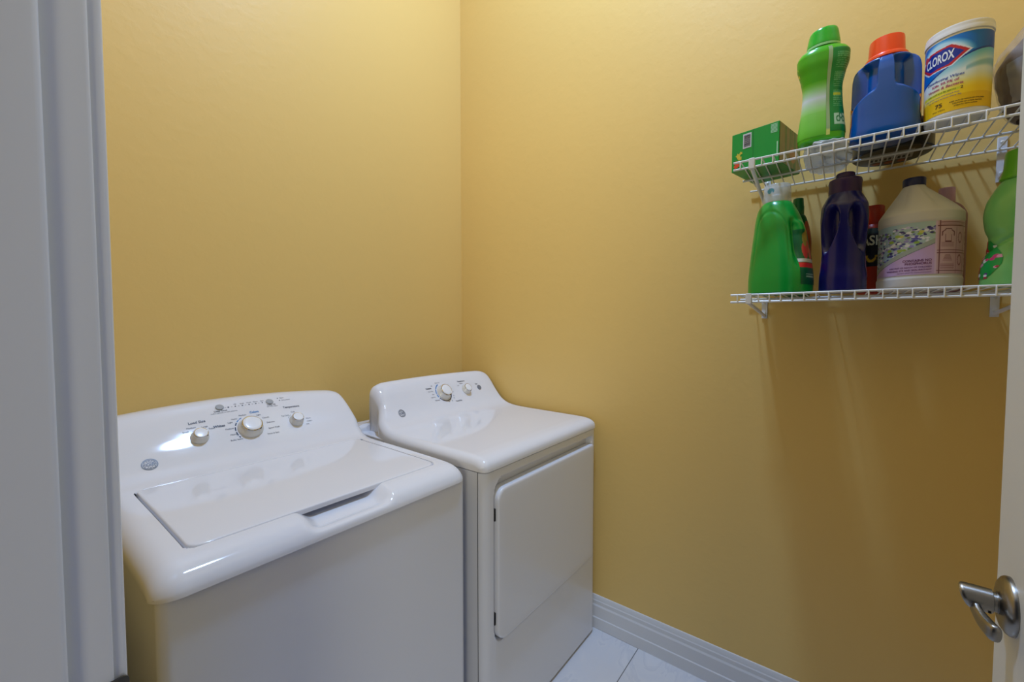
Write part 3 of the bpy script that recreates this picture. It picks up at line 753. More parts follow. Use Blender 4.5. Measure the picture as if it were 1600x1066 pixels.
def beads_front(u, v):
    c = mix((96, 190, 48), (140, 206, 100), v*2.5) if v < 0.3 else mix((140, 206, 100), (208, 220, 226), (v-0.3)/0.17) if v < 0.47 else mix((208, 220, 226), (82, 176, 22), (v-0.47)/0.20) if v < 0.67 else (70, 168, 14)
    for a, b, r_, col in ((0.09, 0.30, 0.05, (226, 206, 40)), (0.06, 0.22, 0.05, (210, 200, 40)), (0.10, 0.38, 0.035, (240, 220, 60)), (0.17, 0.82, 0.035, (230, 214, 60)), (0.22, 0.90, 0.022, (200, 220, 90)), (0.10, 0.74, 0.03, (220, 230, 150)), (0.05, 0.85, 0.05, (236, 190, 50))):
        if math.hypot(u-a, (v-b)*1.8) < r_: c = col
    return c
label('front_label', gb, (-1.75, 0.10, 0.012, 0.222, 0.0006, beads_front), body, 0.25, 70, 110)
def beads_back(u, v):
    c = (0, 132, 58)
    if 0.12 < u < 0.80:
        if 0.08 < v < 0.22:
            c = (176, 216, 190)
            for a, b in ((0.28, 0.15), (0.52, 0.15), (0.40, 0.19)):
                if abs(math.hypot((u-a)*1.0, (v-b)*2.2)-0.07) < 0.022: c = (40, 130, 80)
        elif v > 0.30 and v < 0.95 and not (0.50 < v < 0.54) and not (0.72 < v < 0.76) and (v*42) % 1 < 0.5 and noise.noise((u*60, int(v*42)*3.1, 0)) > -0.25:
            c = (96, 178, 120)
        if 0.44 < v < 0.47 and u < 0.5: c = (190, 206, 60)
    return c
label('back_label', gb, (0.26, 1.75, 0.018, 0.226, 0.0006, beads_back), body, 0.3, 70, 130)
label('seam_strip', gb, (0.11, 0.25, 0.010, 0.234, 0.0004, lambda u, v: (150, 178, 130) if v > 0.06 else (214, 222, 120)), body, 0.3, 4, 40)
gc = Body([(0.243, 0.0235, 0.0300, 2, 0, 0), (0.2435, 0.0275, 0.0345, 2, 0, 0), (0.249, 0.0275, 0.0345, 2, 0, 0)])
V, F = gc.mesh(step=0.001); 
def slant(V, z0, k): return [(v[0], v[1], v[2]+(max(0, v[2]-z0)/0.05)*k*(-v[1])) for v in V]
obj('cap_ring', V, F, mat('mint_plastic', (150, 216, 150), 0.3), bb)
gc = Body([(0.2490, 0.0270, 0.0338, 2, 0, 0), (0.2500, 0.0275, 0.0342, 2, 0, 0), (0.270, 0.0258, 0.0318, 2, 0, 0), (0.284, 0.0240, 0.0292, 2, 0, 0), (0.290, 0.0220, 0.0265, 2, 0, 0), (0.292, 0.0170, 0.0205, 2, 0, 0)])
V, F = gc.mesh(step=0.002); obj('cap', slant(V, 0.255, 0.10), F, mat('green_cap_plastic', (22, 176, 44), 0.22, coat=0.3), bb)

# ---- blue jug with orange cap
bj = thing('detergent_jug', 'blue detergent jug with a bright orange cap on the upper shelf', 'bottle', (-0.232, -1.6325, BU), -0.04); bj.scale = (1, 1, 0.965)
def grip(c0, w0, z0, z1, depth, slope=0.0, e=0.006, side=1):
    """recess beside the handle spine, between phi c0 and c0+w0 on one side"""
    def f(phi, z):
        p = (phi+PI) % (2*PI)-PI; p *= side
        if p <= 0: return 0.0
        zz = z0+slope*max(0, p-c0)
        return depth*sstep(c0, c0+0.10, p)*sstep(c0+w0, c0+w0-0.22, p)*sstep(zz-e, zz+e*1.6, z)*sstep(z1+e, z1-e, z)
    return f
jb = Body([(0.0, 0.046, 0.058, 3.0, 0, 0), (0.005, 0.051, 0.0635, 3.0, 0, 0), (0.02, 0.0525, 0.0640, 3.0, 0, 0), (0.05, 0.052, 0.0625, 3.0, 0, 0), (0.10, 0.052, 0.0622, 3.0, 0, 0), (0.150, 0.051, 0.0615, 2.9, 0, 0), (0.170, 0.048, 0.0585, 2.8, 0, 0), (0.182, 0.043, 0.0515, 2.6, 0, 0), (0.189, 0.036, 0.0425, 2.3, 0, 0), (0.192, 0.030, 0.034, 2, 0, 0)],
          [grip(0.12, 1.30, 0.118, 0.180, 0.46, -0.030, 0.011, 1), grip(0.12, 1.30, 0.118, 0.180, 0.46, -0.030, 0.011, -1)])
body = part('body', jb, mat('blue_plastic', (0, 82, 164), 0.26, coat=0.25), bj, n=220, step=0.0022)
def blue_label(u, v):
    if (u-0.5)**2/0.25+(v-0.5)**2/0.25 > 1: return None
    c = mix((232, 110, 40), (240, 150, 60), v)
    if abs(v-0.5-(u-0.5)*0.6) < 0.10: c = (236, 222, 206)
    return c
for sgn in (-1, 1):
    label('side_label', jb, (sgn*PI/2-0.42, sgn*PI/2+0.42, 0.018, 0.092, 0.0006, blue_label), body, 0.3, 40, 40)
m_or = mat('orange_cap_plastic', (255, 78, 28), 0.3, coat=0.2)
MB().lathe([(0.036, 0.188), (0.0390, 0.190), (0.0390, 0.196), (0.0365, 0.199), (0.0338, 0.2005), (0.0335, 0.205), (0.0318, 0.236), (0.0312, 0.2395), (0.0294, 0.2405), (0.0280, 0.2395), (0.0272, 0.232), (0.001, 0.231)], None, 56).build('cap', m_or, bj)

# ---- black canister behind it
bk = thing('black_canister', 'black canister with a pale underside label behind the blue jug', 'canister', (-0.0950, -1.6560, BU+0.0012))
kb = Body([(0.0, 0.077, 0.077, 2, 0, 0), (0.003, 0.080, 0.080, 2, 0, 0), (0.05, 0.080, 0.080, 2, 0, 0), (0.062, 0.079, 0.079, 2, 0, 0), (0.068, 0.074, 0.074, 2, 0, 0)])
part('body', kb, mat('black_plastic', (22, 22, 24), 0.35), bk)
lb = MB()
V = [(-0.036, 0.044, -0.0004), (-0.036, -0.042, -0.0004), (0.034, -0.042, -0.0004), (0.034, 0.044, -0.0004)]
ul = obj('underside_label', V, [(0, 1, 2, 3)], mat('pale_grey_print', (176, 172, 166), 0.5), bk, smooth=False)
r = random.Random(9)
for row in range(2):
    for k in range(9):
        y = 0.041-k*0.0090; x = -0.028+row*0.034
        lb.add([(x, y, -0.0007), (x, y-0.0056, -0.0007), (x+0.020, y-0.0056, -0.0007), (x+0.020, y, -0.0007)], [(0, 1, 2, 3)])
obj('dark_marks', lb.V, lb.F, mat('black_print', (30, 28, 28), 0.5), ul, smooth=False)
lb = MB()
for k in range(3): lb.lathe([(0.010, 0), (0.010, 0.0004)], Matrix.Translation((0.050, 0.028-k*0.026, -0.0007)), 20)
obj('orange_marks', lb.V, lb.F, mat('brown_print', (150, 74, 44), 0.5), bk, smooth=False)

# ---- tub of wipes
wt = thing('wipes_tub', 'white tub of disinfecting wipes with blue and yellow label on the upper shelf', 'canister', (-0.250, -1.7490, BU)); wt.scale = (1, 1, 0.90)
R_ = 0.0500
wb = Body([(0.0, R_-0.006, R_-0.006, 2, 0, 0), (0.004, R_-0.0015, R_-0.0015, 2, 0, 0), (0.012, R_, R_, 2, 0, 0), (0.188, R_+0.0012, R_+0.0012, 2, 0, 0), (0.191, R_+0.0002, R_+0.0002, 2, 0, 0)])
tub = part('tub', wb, mat('white_plastic', (226, 222, 216), 0.35), wt)
MB().lathe([(R_+0.0008, 0.1905), (R_+0.0028, 0.1915), (R_+0.0030, 0.199), (R_+0.0018, 0.2035), (R_+0.0024, 0.2065), (R_+0.0015, 0.2105), (R_-0.003, 0.2125), (R_-0.008, 0.2115), (0.001, 0.2112)], None, 64).build('lid', mat('white_lid_plastic', (232, 228, 224), 0.3), wt)
P0, P1 = -1.75, 1.75
def clorox(u, v):
    phi = lerp(P0, P1, u)
    x = phi*R_*1000            # mm round the tub
    z = v*168                  # mm up the label
    edge = 108+0.33*x+8*math.sin((x+20)*0.035)
    if z > edge:
        c = mix((0, 96, 190), (0, 120, 205), 1-abs(x+20)/70)
        if x > 25: c = mix(c, (0, 70, 150), (x-25)/40)
        if z < edge+4: c = (0, 56, 140)
        d = (abs(x+36)/42)**1.5+(abs(z-129)/31)**1.8
        if d < 1.7: c = mix((190, 226, 240), c, (d-1.0)/0.6) if z > 128 else c
    else:
        f = edge-z
        c = mix((110, 186, 206), (222, 232, 228), (f-4)/22+max(0, -x)/60)
        if x > 5 and 20 < f < 34+0.2*x: c = mix(c, (110, 170, 184), 0.7*sstep(20, 27, f)*sstep(34+0.2*x, 28+0.1*x, f))
        if z < 84: c = mix(c, (246, 206, 30), sstep(84, 40, z+max(0, -x-5)*0.35))
        if z < 34: c = mix(c, (232, 180, 10), 0.7)
    hx, hz = (x+36)/34, (z-126.5-0.05*(x+36))/24
    # emblem: a flat hexagon with pointed ends
    e = max(abs(hz), abs(hx)*0.72+abs(hz)*0.58)
    if e < 0.80: c = (8, 44, 150)
    elif e < 0.97: c = (196, 28, 44)
    elif e < 1.06: c = (226, 226, 232)
    if math.hypot(x+66, z-143) < 7: c = (206, 60, 70)
    if -70 < x < -2 and abs(z-(48+0.02*x)) < 3.2 and z < 60: c = mix(c, (206, 210, 40), 0.8)
    return c
label('label', wb, (P0, P1, 0.0155, 0.1855, 0.0004, clorox), tub, 0.3, 190, 190)
def wl(bd, x, z, size, al='CENTER', slope=0.0, bold=0.0, xs=1.0, shear=0.0): return (bd, x/1000/R_, 0.0155+z/1000*(0.170/0.168), size/1000, al, slope, bold/1000, xs, shear)
V, F = wb.text([wl('CLOROX', -38, 126.5, 29, slope=0.05, bold=0.8, xs=0.43)], 0.0009); obj('white_lettering', V, F, mat('white_print', (236, 238, 244), 0.4), tub, smooth=False)
V, F = wb.text([wl('Disinfecting Wipes', 3, 78, 8.2, 'RIGHT', bold=0.12, shear=0.15), wl('Crisp lemon scent and bleach free', -3, 40, 4.4, 'RIGHT'), wl('use on hard surfaces every day', 0, 34, 4.4, 'RIGHT')], 0.0009); obj('blue_lettering', V, F, mat('label_blue', (52, 70, 150), 0.4), tub, smooth=False)
V, F = wb.text([wl('Kills 99.9% of', -5, 68, 8.0, 'RIGHT', bold=0.15, shear=0.15), wl('Viruses & Bacteria', 2, 58.5, 8.0, 'RIGHT', bold=0.15, shear=0.15)], 0.0009); obj('red_lettering', V, F, mat('label_magenta', (176, 52, 104), 0.4), tub, smooth=False)
V, F = wb.text([wl('2', 0, 48, 8.5, bold=0.2), wl('75', -34, 19, 13, bold=0.3), wl('wet wipes', -34, 8, 5.2), wl('KEEP OUT OF REACH OF CHILDREN', 10, 19.5, 3.7, bold=0.1, xs=0.9), wl('CAUTION: eye irritant. See back', 10, 14.5, 3.7, bold=0.1, xs=0.9), wl('of label for more cautions', 7, 9.5, 3.7, bold=0.1, xs=0.9), wl('kills cold and flu germs', -8, 48, 5.2, 'RIGHT')], 0.0009); obj('dark_lettering', V, F, mat('label_brown', (78, 62, 22), 0.4), tub, smooth=False)

# ---- brown and grey wrapped bag at the right end
wbag = thing('wrapped_bag', 'brown bundle in clear plastic wrap at the right end of the upper shelf', 'bag', (-0.190, -1.9020, BU))
def blob(f, nth=64, nz=60, z1=0.25):
    V = []; F = []
    for j in range(nz+1):
        v = j/nz
        for k in range(nth): V.append(f(2*PI*k/nth, v))
    for j in range(nz):
        for k in range(nth): F.append((j*nth+k, j*nth+(k+1) % nth, (j+1)*nth+(k+1) % nth, (j+1)*nth+k))
    F.append(tuple(range(nth-1, -1, -1))); F.append(tuple(range(nz*nth, (nz+1)*nth)))
    return V, F
def bagf(scale, amp, h, seed):
    def f(a, v):
        r = 0.083*scale*(0.70+0.52*math.sin(min(1, v*1.15+0.18)*PI*0.62))*(1 if v < 0.5 else 1-0.62*sstep(0.5, 1.0, v))
        if v < 0.06: r *= 0.86+0.14*math.sqrt(v/0.06)
        nz_ = noise.noise((math.cos(a)*2.2+seed, math.sin(a)*2.2, v*5))*0.5+noise.noise((math.cos(a)*6+seed, math.sin(a)*6, v*13+v*4*math.sin(a)))*0.5
        r += amp*(abs(nz_)*1.6-0.25)*min(1, v*12)
        return (-r*math.cos(a), -r*math.sin(a), h*v)
    return f
V, F = blob(bagf(0.845, 0.004, 0.212, 1.0)); obj('brown_contents', V, F, mat('dark_brown_paper', (104, 78, 58), 0.6), wbag)
V, F = blob(bagf(0.88, 0.008, 0.236, 3.0), 110, 110)
m_film = mat('clear_film', (188, 180, 178), 0.2, trans=0.0, alpha=0.24)
obj('plastic_wrap', V, F, m_film, wbag, ang=60)
V, F, C = [], [], []
fb = bagf(0.893, 0.008, 0.236, 3.0)
for j in range(31):
    for i in range(31):
        V.append(fb(lerp(-1.10, 0.6, i/30), lerp(0.12, 0.46, j/30)))
for j in range(30):
    for i in range(30): F.append((j*31+i, j*31+i+1, (j+1)*31+i+1, (j+1)*31+i))
obj('grey_label', V, F, mat('grey_label_paper', (150, 144, 146), 0.35), wbag)

# ---- crumpled clear plastic bag lying at the back of the upper shelf
cb = thing('plastic_bag', 'crumpled clear plastic bag lying flat under the waisted green bottle', 'bag', (-0.158, -1.5240, BU+0.0012))
def cbf(a, v):
    n_ = noise.noise((math.cos(a)*2.5, math.sin(a)*2.5, v*2))+0.6*noise.noise((math.cos(a)*7, math.sin(a)*7, v*5))
    r = (0.90+0.10*math.sin(PI*min(1, v*1.6)))*(1+0.10*n_)*(1 if v < 0.6 else 1-0.75*sstep(0.6, 1.0, v))
    z = 0.0134*sstep(0, 0.6, v)
    return (-0.136*r*math.copysign(abs(math.cos(a))**0.7, math.cos(a)), max(-0.052, min(0.060, -0.050*r*math.copysign(abs(math.sin(a))**0.8, math.sin(a)))), z)
V, F = blob(cbf, 120, 36); obj('film', V, F, mat('milky_film', (228, 232, 236), 0.25, alpha=0.62), cb, ang=70)
fm = MB(); r = random.Random(12)
for k in range(9):
    y0_, x0_ = r.uniform(-0.04, 0.04), r.uniform(-0.11, 0.02)
    fm.tube([(x0_+t_*0.09, y0_+0.012*math.sin(t_*5+k), 0.004+0.003*math.sin(t_*7+k)) for t_ in (0, 0.2, 0.4, 0.6, 0.8, 1.0)], 0.0022, 6)
fm.build('fold', mat('white_film', (236, 240, 244), 0.3, alpha=0.8), cb)

# ================================================================== LOWER SHELF
# ---- green detergent bottle with clear cap
gd = thing('detergent_bottle', 'large bright green detergent bottle with clear cap at left end of lower shelf', 'bottle', (-0.215, -1.4290, BL), -0.28)
def arch_groove(phi, z):
    p = (phi+PI) % (2*PI)-PI
    d = math.hypot(p/0.62, max(0, z-0.165)/0.055)
    lim = 1.0
    g = math.exp(-((d-lim)/0.09)**2)*0.035 if z > 0.06 else 0
    return g*sstep(0.05, 0.13, z)
def side_pinch(phi, z):        # the hollow of the grip on the right
    p = (phi+PI) % (2*PI)-PI
    nub = -0.10*math.exp(-((p-1.35)/0.30)**2)*sstep(0.150, 0.168, z)*sstep(0.196, 0.183, z)
    return nub+0.24*math.exp(-((p-0.98)/0.20)**2)*sstep(0.055, 0.12, z)*sstep(0.205, 0.17, z)+0.20*math.exp(-((p+2.2)/0.3)**2)*sstep(0.06, 0.12, z)*sstep(0.2, 0.17, z)
gbd = Body([(0.0, 0.060, 0.066, 2.7, 0, 0), (0.005, 0.066, 0.072, 2.7, 0, 0), (0.03, 0.066, 0.0725, 2.7, 0, 0), (0.08, 0.063, 0.0695, 2.6, 0, 0.001), (0.13, 0.058, 0.0640, 2.5, 0, 0.003), (0.172, 0.054, 0.0580, 2.4, 0, 0.005), (0.190, 0.052, 0.0545, 2.4, 0, 0.007), (0.215, 0.048, 0.0485, 2.3, 0, 0.010), (0.235, 0.042, 0.0415, 2.2, 0, 0.012), (0.246, 0.036, 0.0350, 2, 0, 0.012), (0.250, 0.031, 0.0310, 2, 0, 0.012)], [arch_groove, side_pinch])
body = part('body', gbd, mat('green_plastic', (6, 150, 52), 0.3, coat=0.15), gd, n=180, step=0.0025)
def green_label(u, v):
    c = (8, 104, 60)
    if 0.30 < v < 0.40: c = (216, 44, 40)
    elif 0.40 < v < 0.47: c = (210, 214, 206)
    elif v < 0.28:
        c = (12, 92, 58)
        if 0.10 < v < 0.2 and 0.3 < u < 0.8 and (v*60) % 1 < 0.5: c = (150, 190, 170)
    else:
        for a, b, r_, col in ((0.4, 0.62, 0.16, (206, 70, 64)), (0.6, 0.72, 0.14, (196, 90, 70)), (0.45, 0.82, 0.13, (160, 150, 70)), (0.7, 0.56, 0.12, (220, 110, 100)), (0.6, 0.92, 0.12, (190, 160, 60))):
            if math.hypot(u-a, (v-b)) < r_: c = col
    return c
label('side_label', gbd, (1.02, 1.95, 0.022, 0.165, 0.0007, green_label), body, 0.3, 40, 80)
mcl = mat('clear_cap_plastic', (220, 226, 228), 0.16, alpha=0.50)
M0 = Matrix.Translation((0, 0.012, 0))
MB().lathe([(0.0325, 0.246), (0.0335, 0.250), (0.0325, 0.270), (0.0315, 0.294), (0.030, 0.2965), (0.001, 0.297)], M0, 48).build('cap', mcl, gd)
MB().lathe([(0.0165, 0.250), (0.0165, 0.268), (0.0130, 0.272), (0.0130, 0.288), (0.011, 0.290)], M0, 36).build('spout', mat('white_spout_plastic', (222, 224, 226), 0.3), gd)
sv = [(-0.0322, 0.012+0.003+0.0085*math.cos(2*PI*k/20), 0.2775+0.0075*math.sin(2*PI*k/20)) for k in range(20)]
obj('cap_mark', sv, [tuple(range(20))], mat('teal_print', (84, 150, 166), 0.4), gd, smooth=False)

# ---- small dark green bottle behind it
sg = thing('small_bottle', 'small dark green capped bottle half hidden behind the green detergent bottle', 'bottle', (-0.075, -1.4560, BL))
sb = Body([(0.0, 0.026, 0.030, 2.4, 0, 0), (0.004, 0.029, 0.034, 2.4, 0, 0), (0.15, 0.029, 0.034, 2.4, 0, 0), (0.20, 0.024, 0.028, 2.2, 0, 0), (0.235, 0.016, 0.018, 2, 0, 0), (0.24, 0.013, 0.013, 2, 0, 0)])
body = part('body', sb, mat('deep_green_plastic', (16, 96, 44), 0.3), sg)
label('red_label', sb, (0.4, 1.7, 0.10, 0.22, 0.0006, lambda u, v: (190, 84, 40) if (u-0.5)**2+(v-0.5)**2 < 0.25 else None), body, 0.35, 30, 30)
MB().lathe([(0.0150, 0.236), (0.0150, 0.262), (0.0140, 0.264), (0.0125, 0.285), (0.010, 0.287), (0.001, 0.2875)], None, 32).build('cap', mat('dark_green_cap', (14, 104, 48), 0.35), sg)

# ---- dark purple-blue bottle
pb = thing('fabric_care_bottle', 'dark indigo bottle with purple cap and hollow grips on the lower shelf', 'bottle', (-0.205, -1.5635, BL))
def oval(c, z, wa, wz, depth, side):
    def f(phi, zz):
        p = ((phi+PI) % (2*PI)-PI)*side
        d = math.hypot((p-c-4.5*(z-zz))/wa, (zz-z)/wz)
        return depth*sstep(1.06, 0.72, d)
    return f
pbd = Body([(0.0, 0.040, 0.0440, 2.6, 0, 0), (0.005, 0.0445, 0.0485, 2.6, 0, 0), (0.03, 0.0445, 0.0485, 2.6, 0, 0), (0.07, 0.0415, 0.0450, 2.5, 0, 0), (0.10, 0.041, 0.0440, 2.5, 0, 0), (0.14, 0.043, 0.0465, 2.5, 0, 0), (0.19, 0.0445, 0.0485, 2.5, 0, 0), (0.215, 0.0435, 0.0472, 2.5, 0, 0), (0.232, 0.0385, 0.0410, 2.3, 0, 0), (0.245, 0.034, 0.0345, 2, 0, 0), (0.250, 0.032, 0.0320, 2, 0, 0)],
           [oval(0.72, 0.158, 0.52, 0.060, 0.54, 1), oval(0.72, 0.158, 0.52, 0.060, 0.54, -1)])
body = part('body', pbd, mat('indigo_plastic', (18, 14, 92), 0.28, coat=0.2), pb, n=180, step=0.0025)
for sgn in (-1, 1):
    label('side_label', pbd, (sgn*1.57-0.33, sgn*1.57+0.33, 0.035, 0.098, 0.0006, lambda u, v: None if (u-0.5)**2+(v-0.5)**2 > 0.25 else ((206, 160, 190) if (u*3+v*2) % 1 < 0.4 else (120, 70, 140))), body, 0.3, 30, 30)
mp = mat('purple_cap_plastic', (52, 28, 78), 0.38)
cp_ = MB(); n = 60; prof = [(0.0325, 0.2475), (0.0330, 0.250), (0.0330, 0.273), (0.0345, 0.2765), (0.0330, 0.2835), (0.0270, 0.2865), (0.0210, 0.288), (0.0200, 0.289), (0.0195, 0.298), (0.0175, 0.3005), (0.001, 0.301)]
V = []; F = []
for r_, h in prof:
    for k in range(n):
        A = 2*PI*k/n; q = r_*(1+(0.018 if (k % 2) and 0.2495 < h < 0.274 else 0)); V.append((q*math.cos(A), q*math.sin(A), h))
for i in range(len(prof)-1):
    for k in range(n): F.append((i*n+k, i*n+(k+1) % n, (i+1)*n+(k+1) % n, (i+1)*n+k))
F.append(tuple(range(n-1, -1, -1))); F.append(tuple(range((len(prof)-1)*n, len(prof)*n)))
obj('cap', V, F, mp, pb)

# ---- orange-red bottle between them, at the back
rb = thing('spray_bottle', 'orange red bottle with dark label squeezed behind the lavender jug', 'bottle', (-0.060, -1.6265, BL))
rbd = Body([(0.0, 0.026, 0.026, 2.2, 0, 0), (0.004, 0.0305, 0.0305, 2.2, 0, 0), (0.155, 0.0305, 0.0305, 2.2, 0, 0), (0.175, 0.028, 0.028, 2, 0, 0), (0.19, 0.0215, 0.0215, 2, 0, 0)])
body = part('body', rbd, mat('orange_red_plastic', (164, 44, 18), 0.35), rb)
def red_label(u, v):
    c = (18, 18, 30)
    if v > 0.86: c = (20, 52, 60)
    if abs(math.hypot((u-0.46)*1.6, (v-0.30)*1.0)-0.16) < 0.035 and v < 0.30: c = (206, 160, 40)
    return c
label('dark_label', rbd, (-1.4, 1.4, 0.074, 0.176, 0.0006, red_label), body, 0.3, 40, 60)
V, F = rbd.text([('WASH', 0.62, 0.142, 0.036, 'RIGHT', 0.0, 0.0008, 0.62, 0.0)], 0.0011); obj('pale_lettering', V, F, mat('cream_print', (214, 206, 170), 0.4), body, smooth=False)
MB().lathe([(0.0225, 0.188), (0.0235, 0.190), (0.0225, 0.236), (0.021, 0.2385), (0.001, 0.239)], None, 36).build('cap', mat('orange_cap', (178, 44, 18), 0.35), rb)

# ---- lavender jug of softener / bleach
lj = thing('bleach_jug', 'white lavender-scented bleach jug with navy cap on the lower shelf', 'bottle', (-0.155, -1.7085, BL))
JR = 0.0765
def jgrip(side, c, w, depth):
    def f(phi, z):
        p = ((phi+PI) % (2*PI)-PI)*side
        return depth*sstep(c, c+0.3, p)*sstep(c+w, c+w-0.4, p)*sstep(0.176, 0.205, z)*sstep(0.262, 0.235, z)
    return f
jbd = Body([(0.0, JR-0.008, JR-0.008, 2, 0, 0), (0.004, JR-0.002, JR-0.002, 2, 0, 0), (0.010, JR, JR, 2, 0, 0), (0.026, JR+0.0005, JR+0.0005, 2, 0, 0), (0.031, JR-0.0012, JR-0.0012, 2, 0, 0), (0.034, JR-0.0012, JR-0.0012, 2, 0, 0), (0.155, JR-0.0012, JR-0.0012, 2, 0, 0), (0.160, JR+0.0002, JR+0.0002, 2, 0, 0), (0.176, JR, JR, 2, 0, 0), (0.190, JR-0.006, JR-0.006, 2, 0, 0), (0.215, JR-0.025, JR-0.025, 2, 0, 0.004), (0.240, JR-0.046, JR-0.046, 2, 0, 0.010), (0.250, 0.0225, 0.0225, 2, 0, 0.0125), (0.256, 0.0195, 0.0195, 2, 0, 0.0125)],
           [jgrip(1, 0.15, 1.5, 0.16), jgrip(-1, 0.35, 1.3, 0.10)])
body = part('body', jbd, mat('milky_plastic', (204, 200, 198), 0.4), lj, n=140, step=0.0025)
FL = rnd_dots(330, 4, [(74, 70, 150), (98, 92, 176), (150, 140, 206), (196, 190, 226), (60, 54, 120), (226, 226, 240), (110, 140, 90)], 0.010, 0.026, (0, 0.58, 0.1, 0.92))
FL += rnd_dots(10, 6, [(206, 200, 110), (160, 186, 90), (150, 180, 80)], 0.018, 0.034, (0.2, 0.52, 0.45, 0.85))
def jlabel(u, v):
    if u < 0.565:
        band = 0.13+0.92*(u*1.05)
        if v < band-0.10:
            return (196, 164, 206)
        if v < band: return (160, 168, 160) if v > band-0.085 else (120, 124, 132)
        c = mix((150, 180, 206), (176, 196, 196), u*1.8)
        for a, b, r_, col in FL:
            if abs(u-a) < r_ and math.hypot((u-a)*1.25, v-b) < r_ and v < 0.97-0.3*max(0, 0.35-u): c = col
        return c
    if u < 0.58: return (206, 178, 206)
    c = (198, 164, 178)
    g = (110, 62, 78)
    uu = (u-0.58)/0.42
    if any(abs(v-q) < 0.008 for q in (0.90, 0.44, 0.395, 0.06)) or any(abs(uu-q) < 0.012 for q in (0.04,)): return g
    if any(abs(uu-q) < 0.008 for q in (0.40, 0.63)) and v < 0.88: return (150, 104, 120)
    def shirt(a, b, s):
        x, y = (uu-a)/s, (v-b)/s/1.15
        body_ = abs(x) < 0.52 and -0.9 < y < 0.75
        top_ = 0.75-(abs(x)-0.3)*0.55
        sleeve = 0.4 < abs(x) < 1.0 and top_-0.55 < y < top_
        return body_ or sleeve
    if shirt(0.21, 0.73, 0.135) and not shirt(0.21, 0.73, 0.112): return g
    if abs(uu-0.21) < 0.13 and 0.50 < v < 0.60 and (v*55) % 1 < 0.45: return (140, 92, 108)
    if abs(uu-0.21) < (0.36-v)*0.45+0.05 and 0.24 < v < 0.37 and (v*40) % 1 < 0.5: return (140, 92, 108)
    if abs(uu-0.21) < 0.15 and 0.09 < v < 0.19 and (v*60) % 1 < 0.4: return (150, 104, 120)
    for b in (0.68, 0.26):
        if abs(math.hypot((uu-0.51)*1.6, v-b)-0.09) < 0.016: return (140, 92, 108)
        if abs(math.hypot((uu-0.78)*1.4, v-b)-0.12) < 0.016: return (140, 92, 108)
        if abs(uu-0.78) < 0.08 and abs(v-b) < 0.05 and (v*50) % 1 < 0.5: return (140, 92, 108)
    if 0.92 < v < 0.98 and (v*50) % 1 < 0.45 and 0.04 < uu < 0.9: return (130, 82, 98)
    return c
label('label', jbd, (-1.50, 1.62, 0.0345, 0.1545, 0.0006, jlabel), body, 0.35, 210, 160)
V, F = jbd.text([('CONTAINS NO', 0.20, 0.0665, 0.0072, 'RIGHT', 0, 0.0002, 1, 0), ('PHOSPHORUS', 0.20, 0.0595, 0.0072, 'RIGHT', 0, 0.0002, 1, 0), ('KEEP OUT OF REACH OF CHILDREN', 0.20, 0.0515, 0.0047, 'RIGHT', 0, 0.0001, 1, 0), ('WARNING: EYE AND SKIN IRRITANT', 0.20, 0.0450, 0.0050, 'RIGHT', 0, 0.0001, 1, 0), ('see back panel for more precautions', 0.20, 0.0395, 0.0040, 'RIGHT', 0, 0.0, 1, 0)], 0.0011)
obj('plum_lettering', V, F, mat('plum_print', (112, 62, 96), 0.4), body, smooth=False)
MB().lathe([(0.0200, 0.2535), (0.0212, 0.2545), (0.0212, 0.270), (0.0200, 0.2730), (0.001, 0.2735)], Matrix.Translation((0, 0.0125, 0)), 40).build('cap', mat('navy_cap_plastic', (18, 26, 80), 0.35), lj)

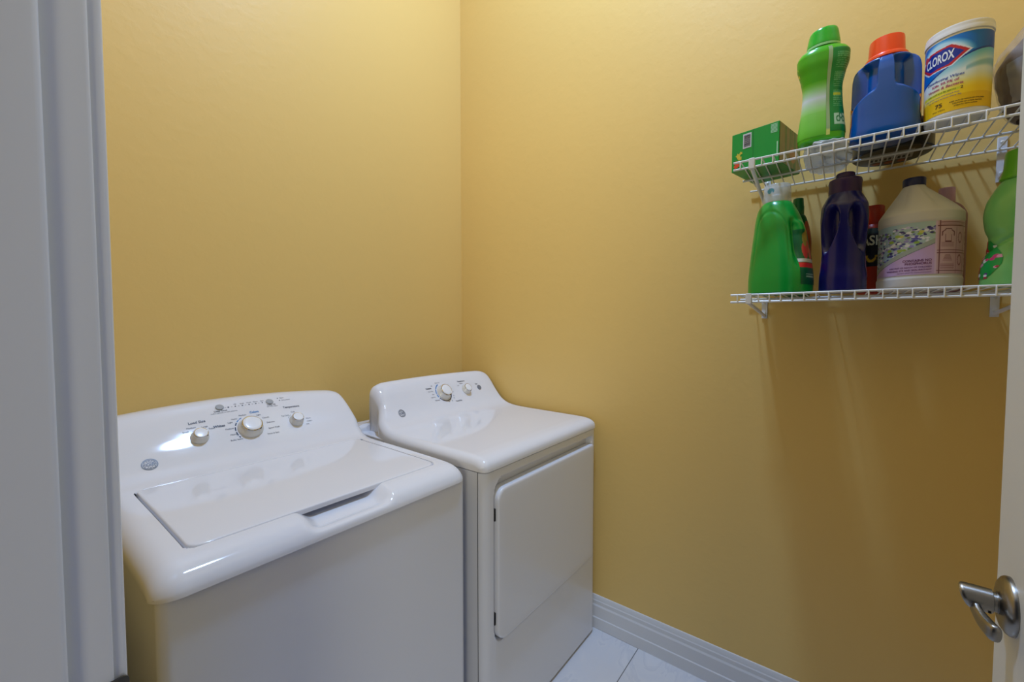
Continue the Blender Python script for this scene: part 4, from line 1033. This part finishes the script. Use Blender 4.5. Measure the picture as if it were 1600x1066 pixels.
# ---- pink-capped bottle behind the jug
pk = thing('pink_bottle', 'slim bottle with lilac pink cap behind the lavender jug', 'bottle', (-0.040, -1.7680, BL))
pkd = Body([(0.0, 0.028, 0.034, 2.3, 0, 0), (0.004, 0.031, 0.0385, 2.3, 0, 0), (0.19, 0.031, 0.0385, 2.3, 0, 0), (0.215, 0.026, 0.030, 2.1, 0, 0), (0.230, 0.0145, 0.0145, 2, 0, 0)])
part('body', pkd, mat('dusky_pink_plastic', (150, 104, 116), 0.35), pk)
MB().lathe([(0.0160, 0.226), (0.0165, 0.228), (0.0155, 0.262), (0.0145, 0.265), (0.001, 0.2655)], None, 32).build('cap', mat('lilac_pink_plastic', (214, 168, 200), 0.35), pk)

# ---- light green softener bottle at the right end, partly behind the door
lg = thing('softener_bottle', 'pale green softener bottle with floral label beside the white door', 'bottle', (-0.205, -1.8640, BL), 0.05)
lgd = Body([(0.0, 0.044, 0.055, 2.5, 0, 0), (0.005, 0.048, 0.0600, 2.5, 0, 0), (0.03, 0.048, 0.0605, 2.5, 0, 0), (0.06, 0.046, 0.0565, 2.4, 0, 0), (0.090, 0.044, 0.0500, 2.3, 0, 0), (0.105, 0.044, 0.0495, 2.3, 0, 0), (0.125, 0.046, 0.0555, 2.3, 0, 0), (0.155, 0.047, 0.0590, 2.2, 0, 0), (0.180, 0.045, 0.0560, 2.2, 0, 0), (0.205, 0.040, 0.0460, 2.1, 0, 0), (0.225, 0.034, 0.0350, 2, 0, 0), (0.232, 0.030, 0.030, 2, 0, 0)],
           [lambda p, z: 0.09*math.exp(-((z-0.112-0.022*((p+PI) % (2*PI)-PI))/0.0055)**2)])
body = part('body', lgd, mat('pale_green_plastic', (120, 192, 110), 0.3, coat=0.15), lg, n=110, step=0.0022)
FL2 = rnd_dots(46, 8, [(178, 30, 70), (206, 60, 120), (96, 40, 130), (226, 160, 190), (30, 150, 70), (226, 226, 226), (36, 130, 60)], 0.03, 0.09)
def lglabel(u, v):
    if u > 0.55+0.45*math.sin(PI*min(1, max(0, v*0.9+0.1))): return None
    c = (20, 150, 66) if u > 0.42 else (196, 40, 60)
    for a, b, r_, col in FL2:
        if math.hypot(u-a, (v-b)*1.6) < r_: c = col
    return c
label('floral_label', lgd, (-2.3, -0.62, 0.018, 0.100, 0.0007, lglabel), body, 0.3, 70, 70)
MB().lathe([(0.036, 0.226), (0.0385, 0.229), (0.0365, 0.236), (0.033, 0.250), (0.0315, 0.282), (0.030, 0.286), (0.001, 0.287)], None, 44).build('cap', mat('lime_cap_plastic', (104, 178, 40), 0.28, coat=0.2), lg)
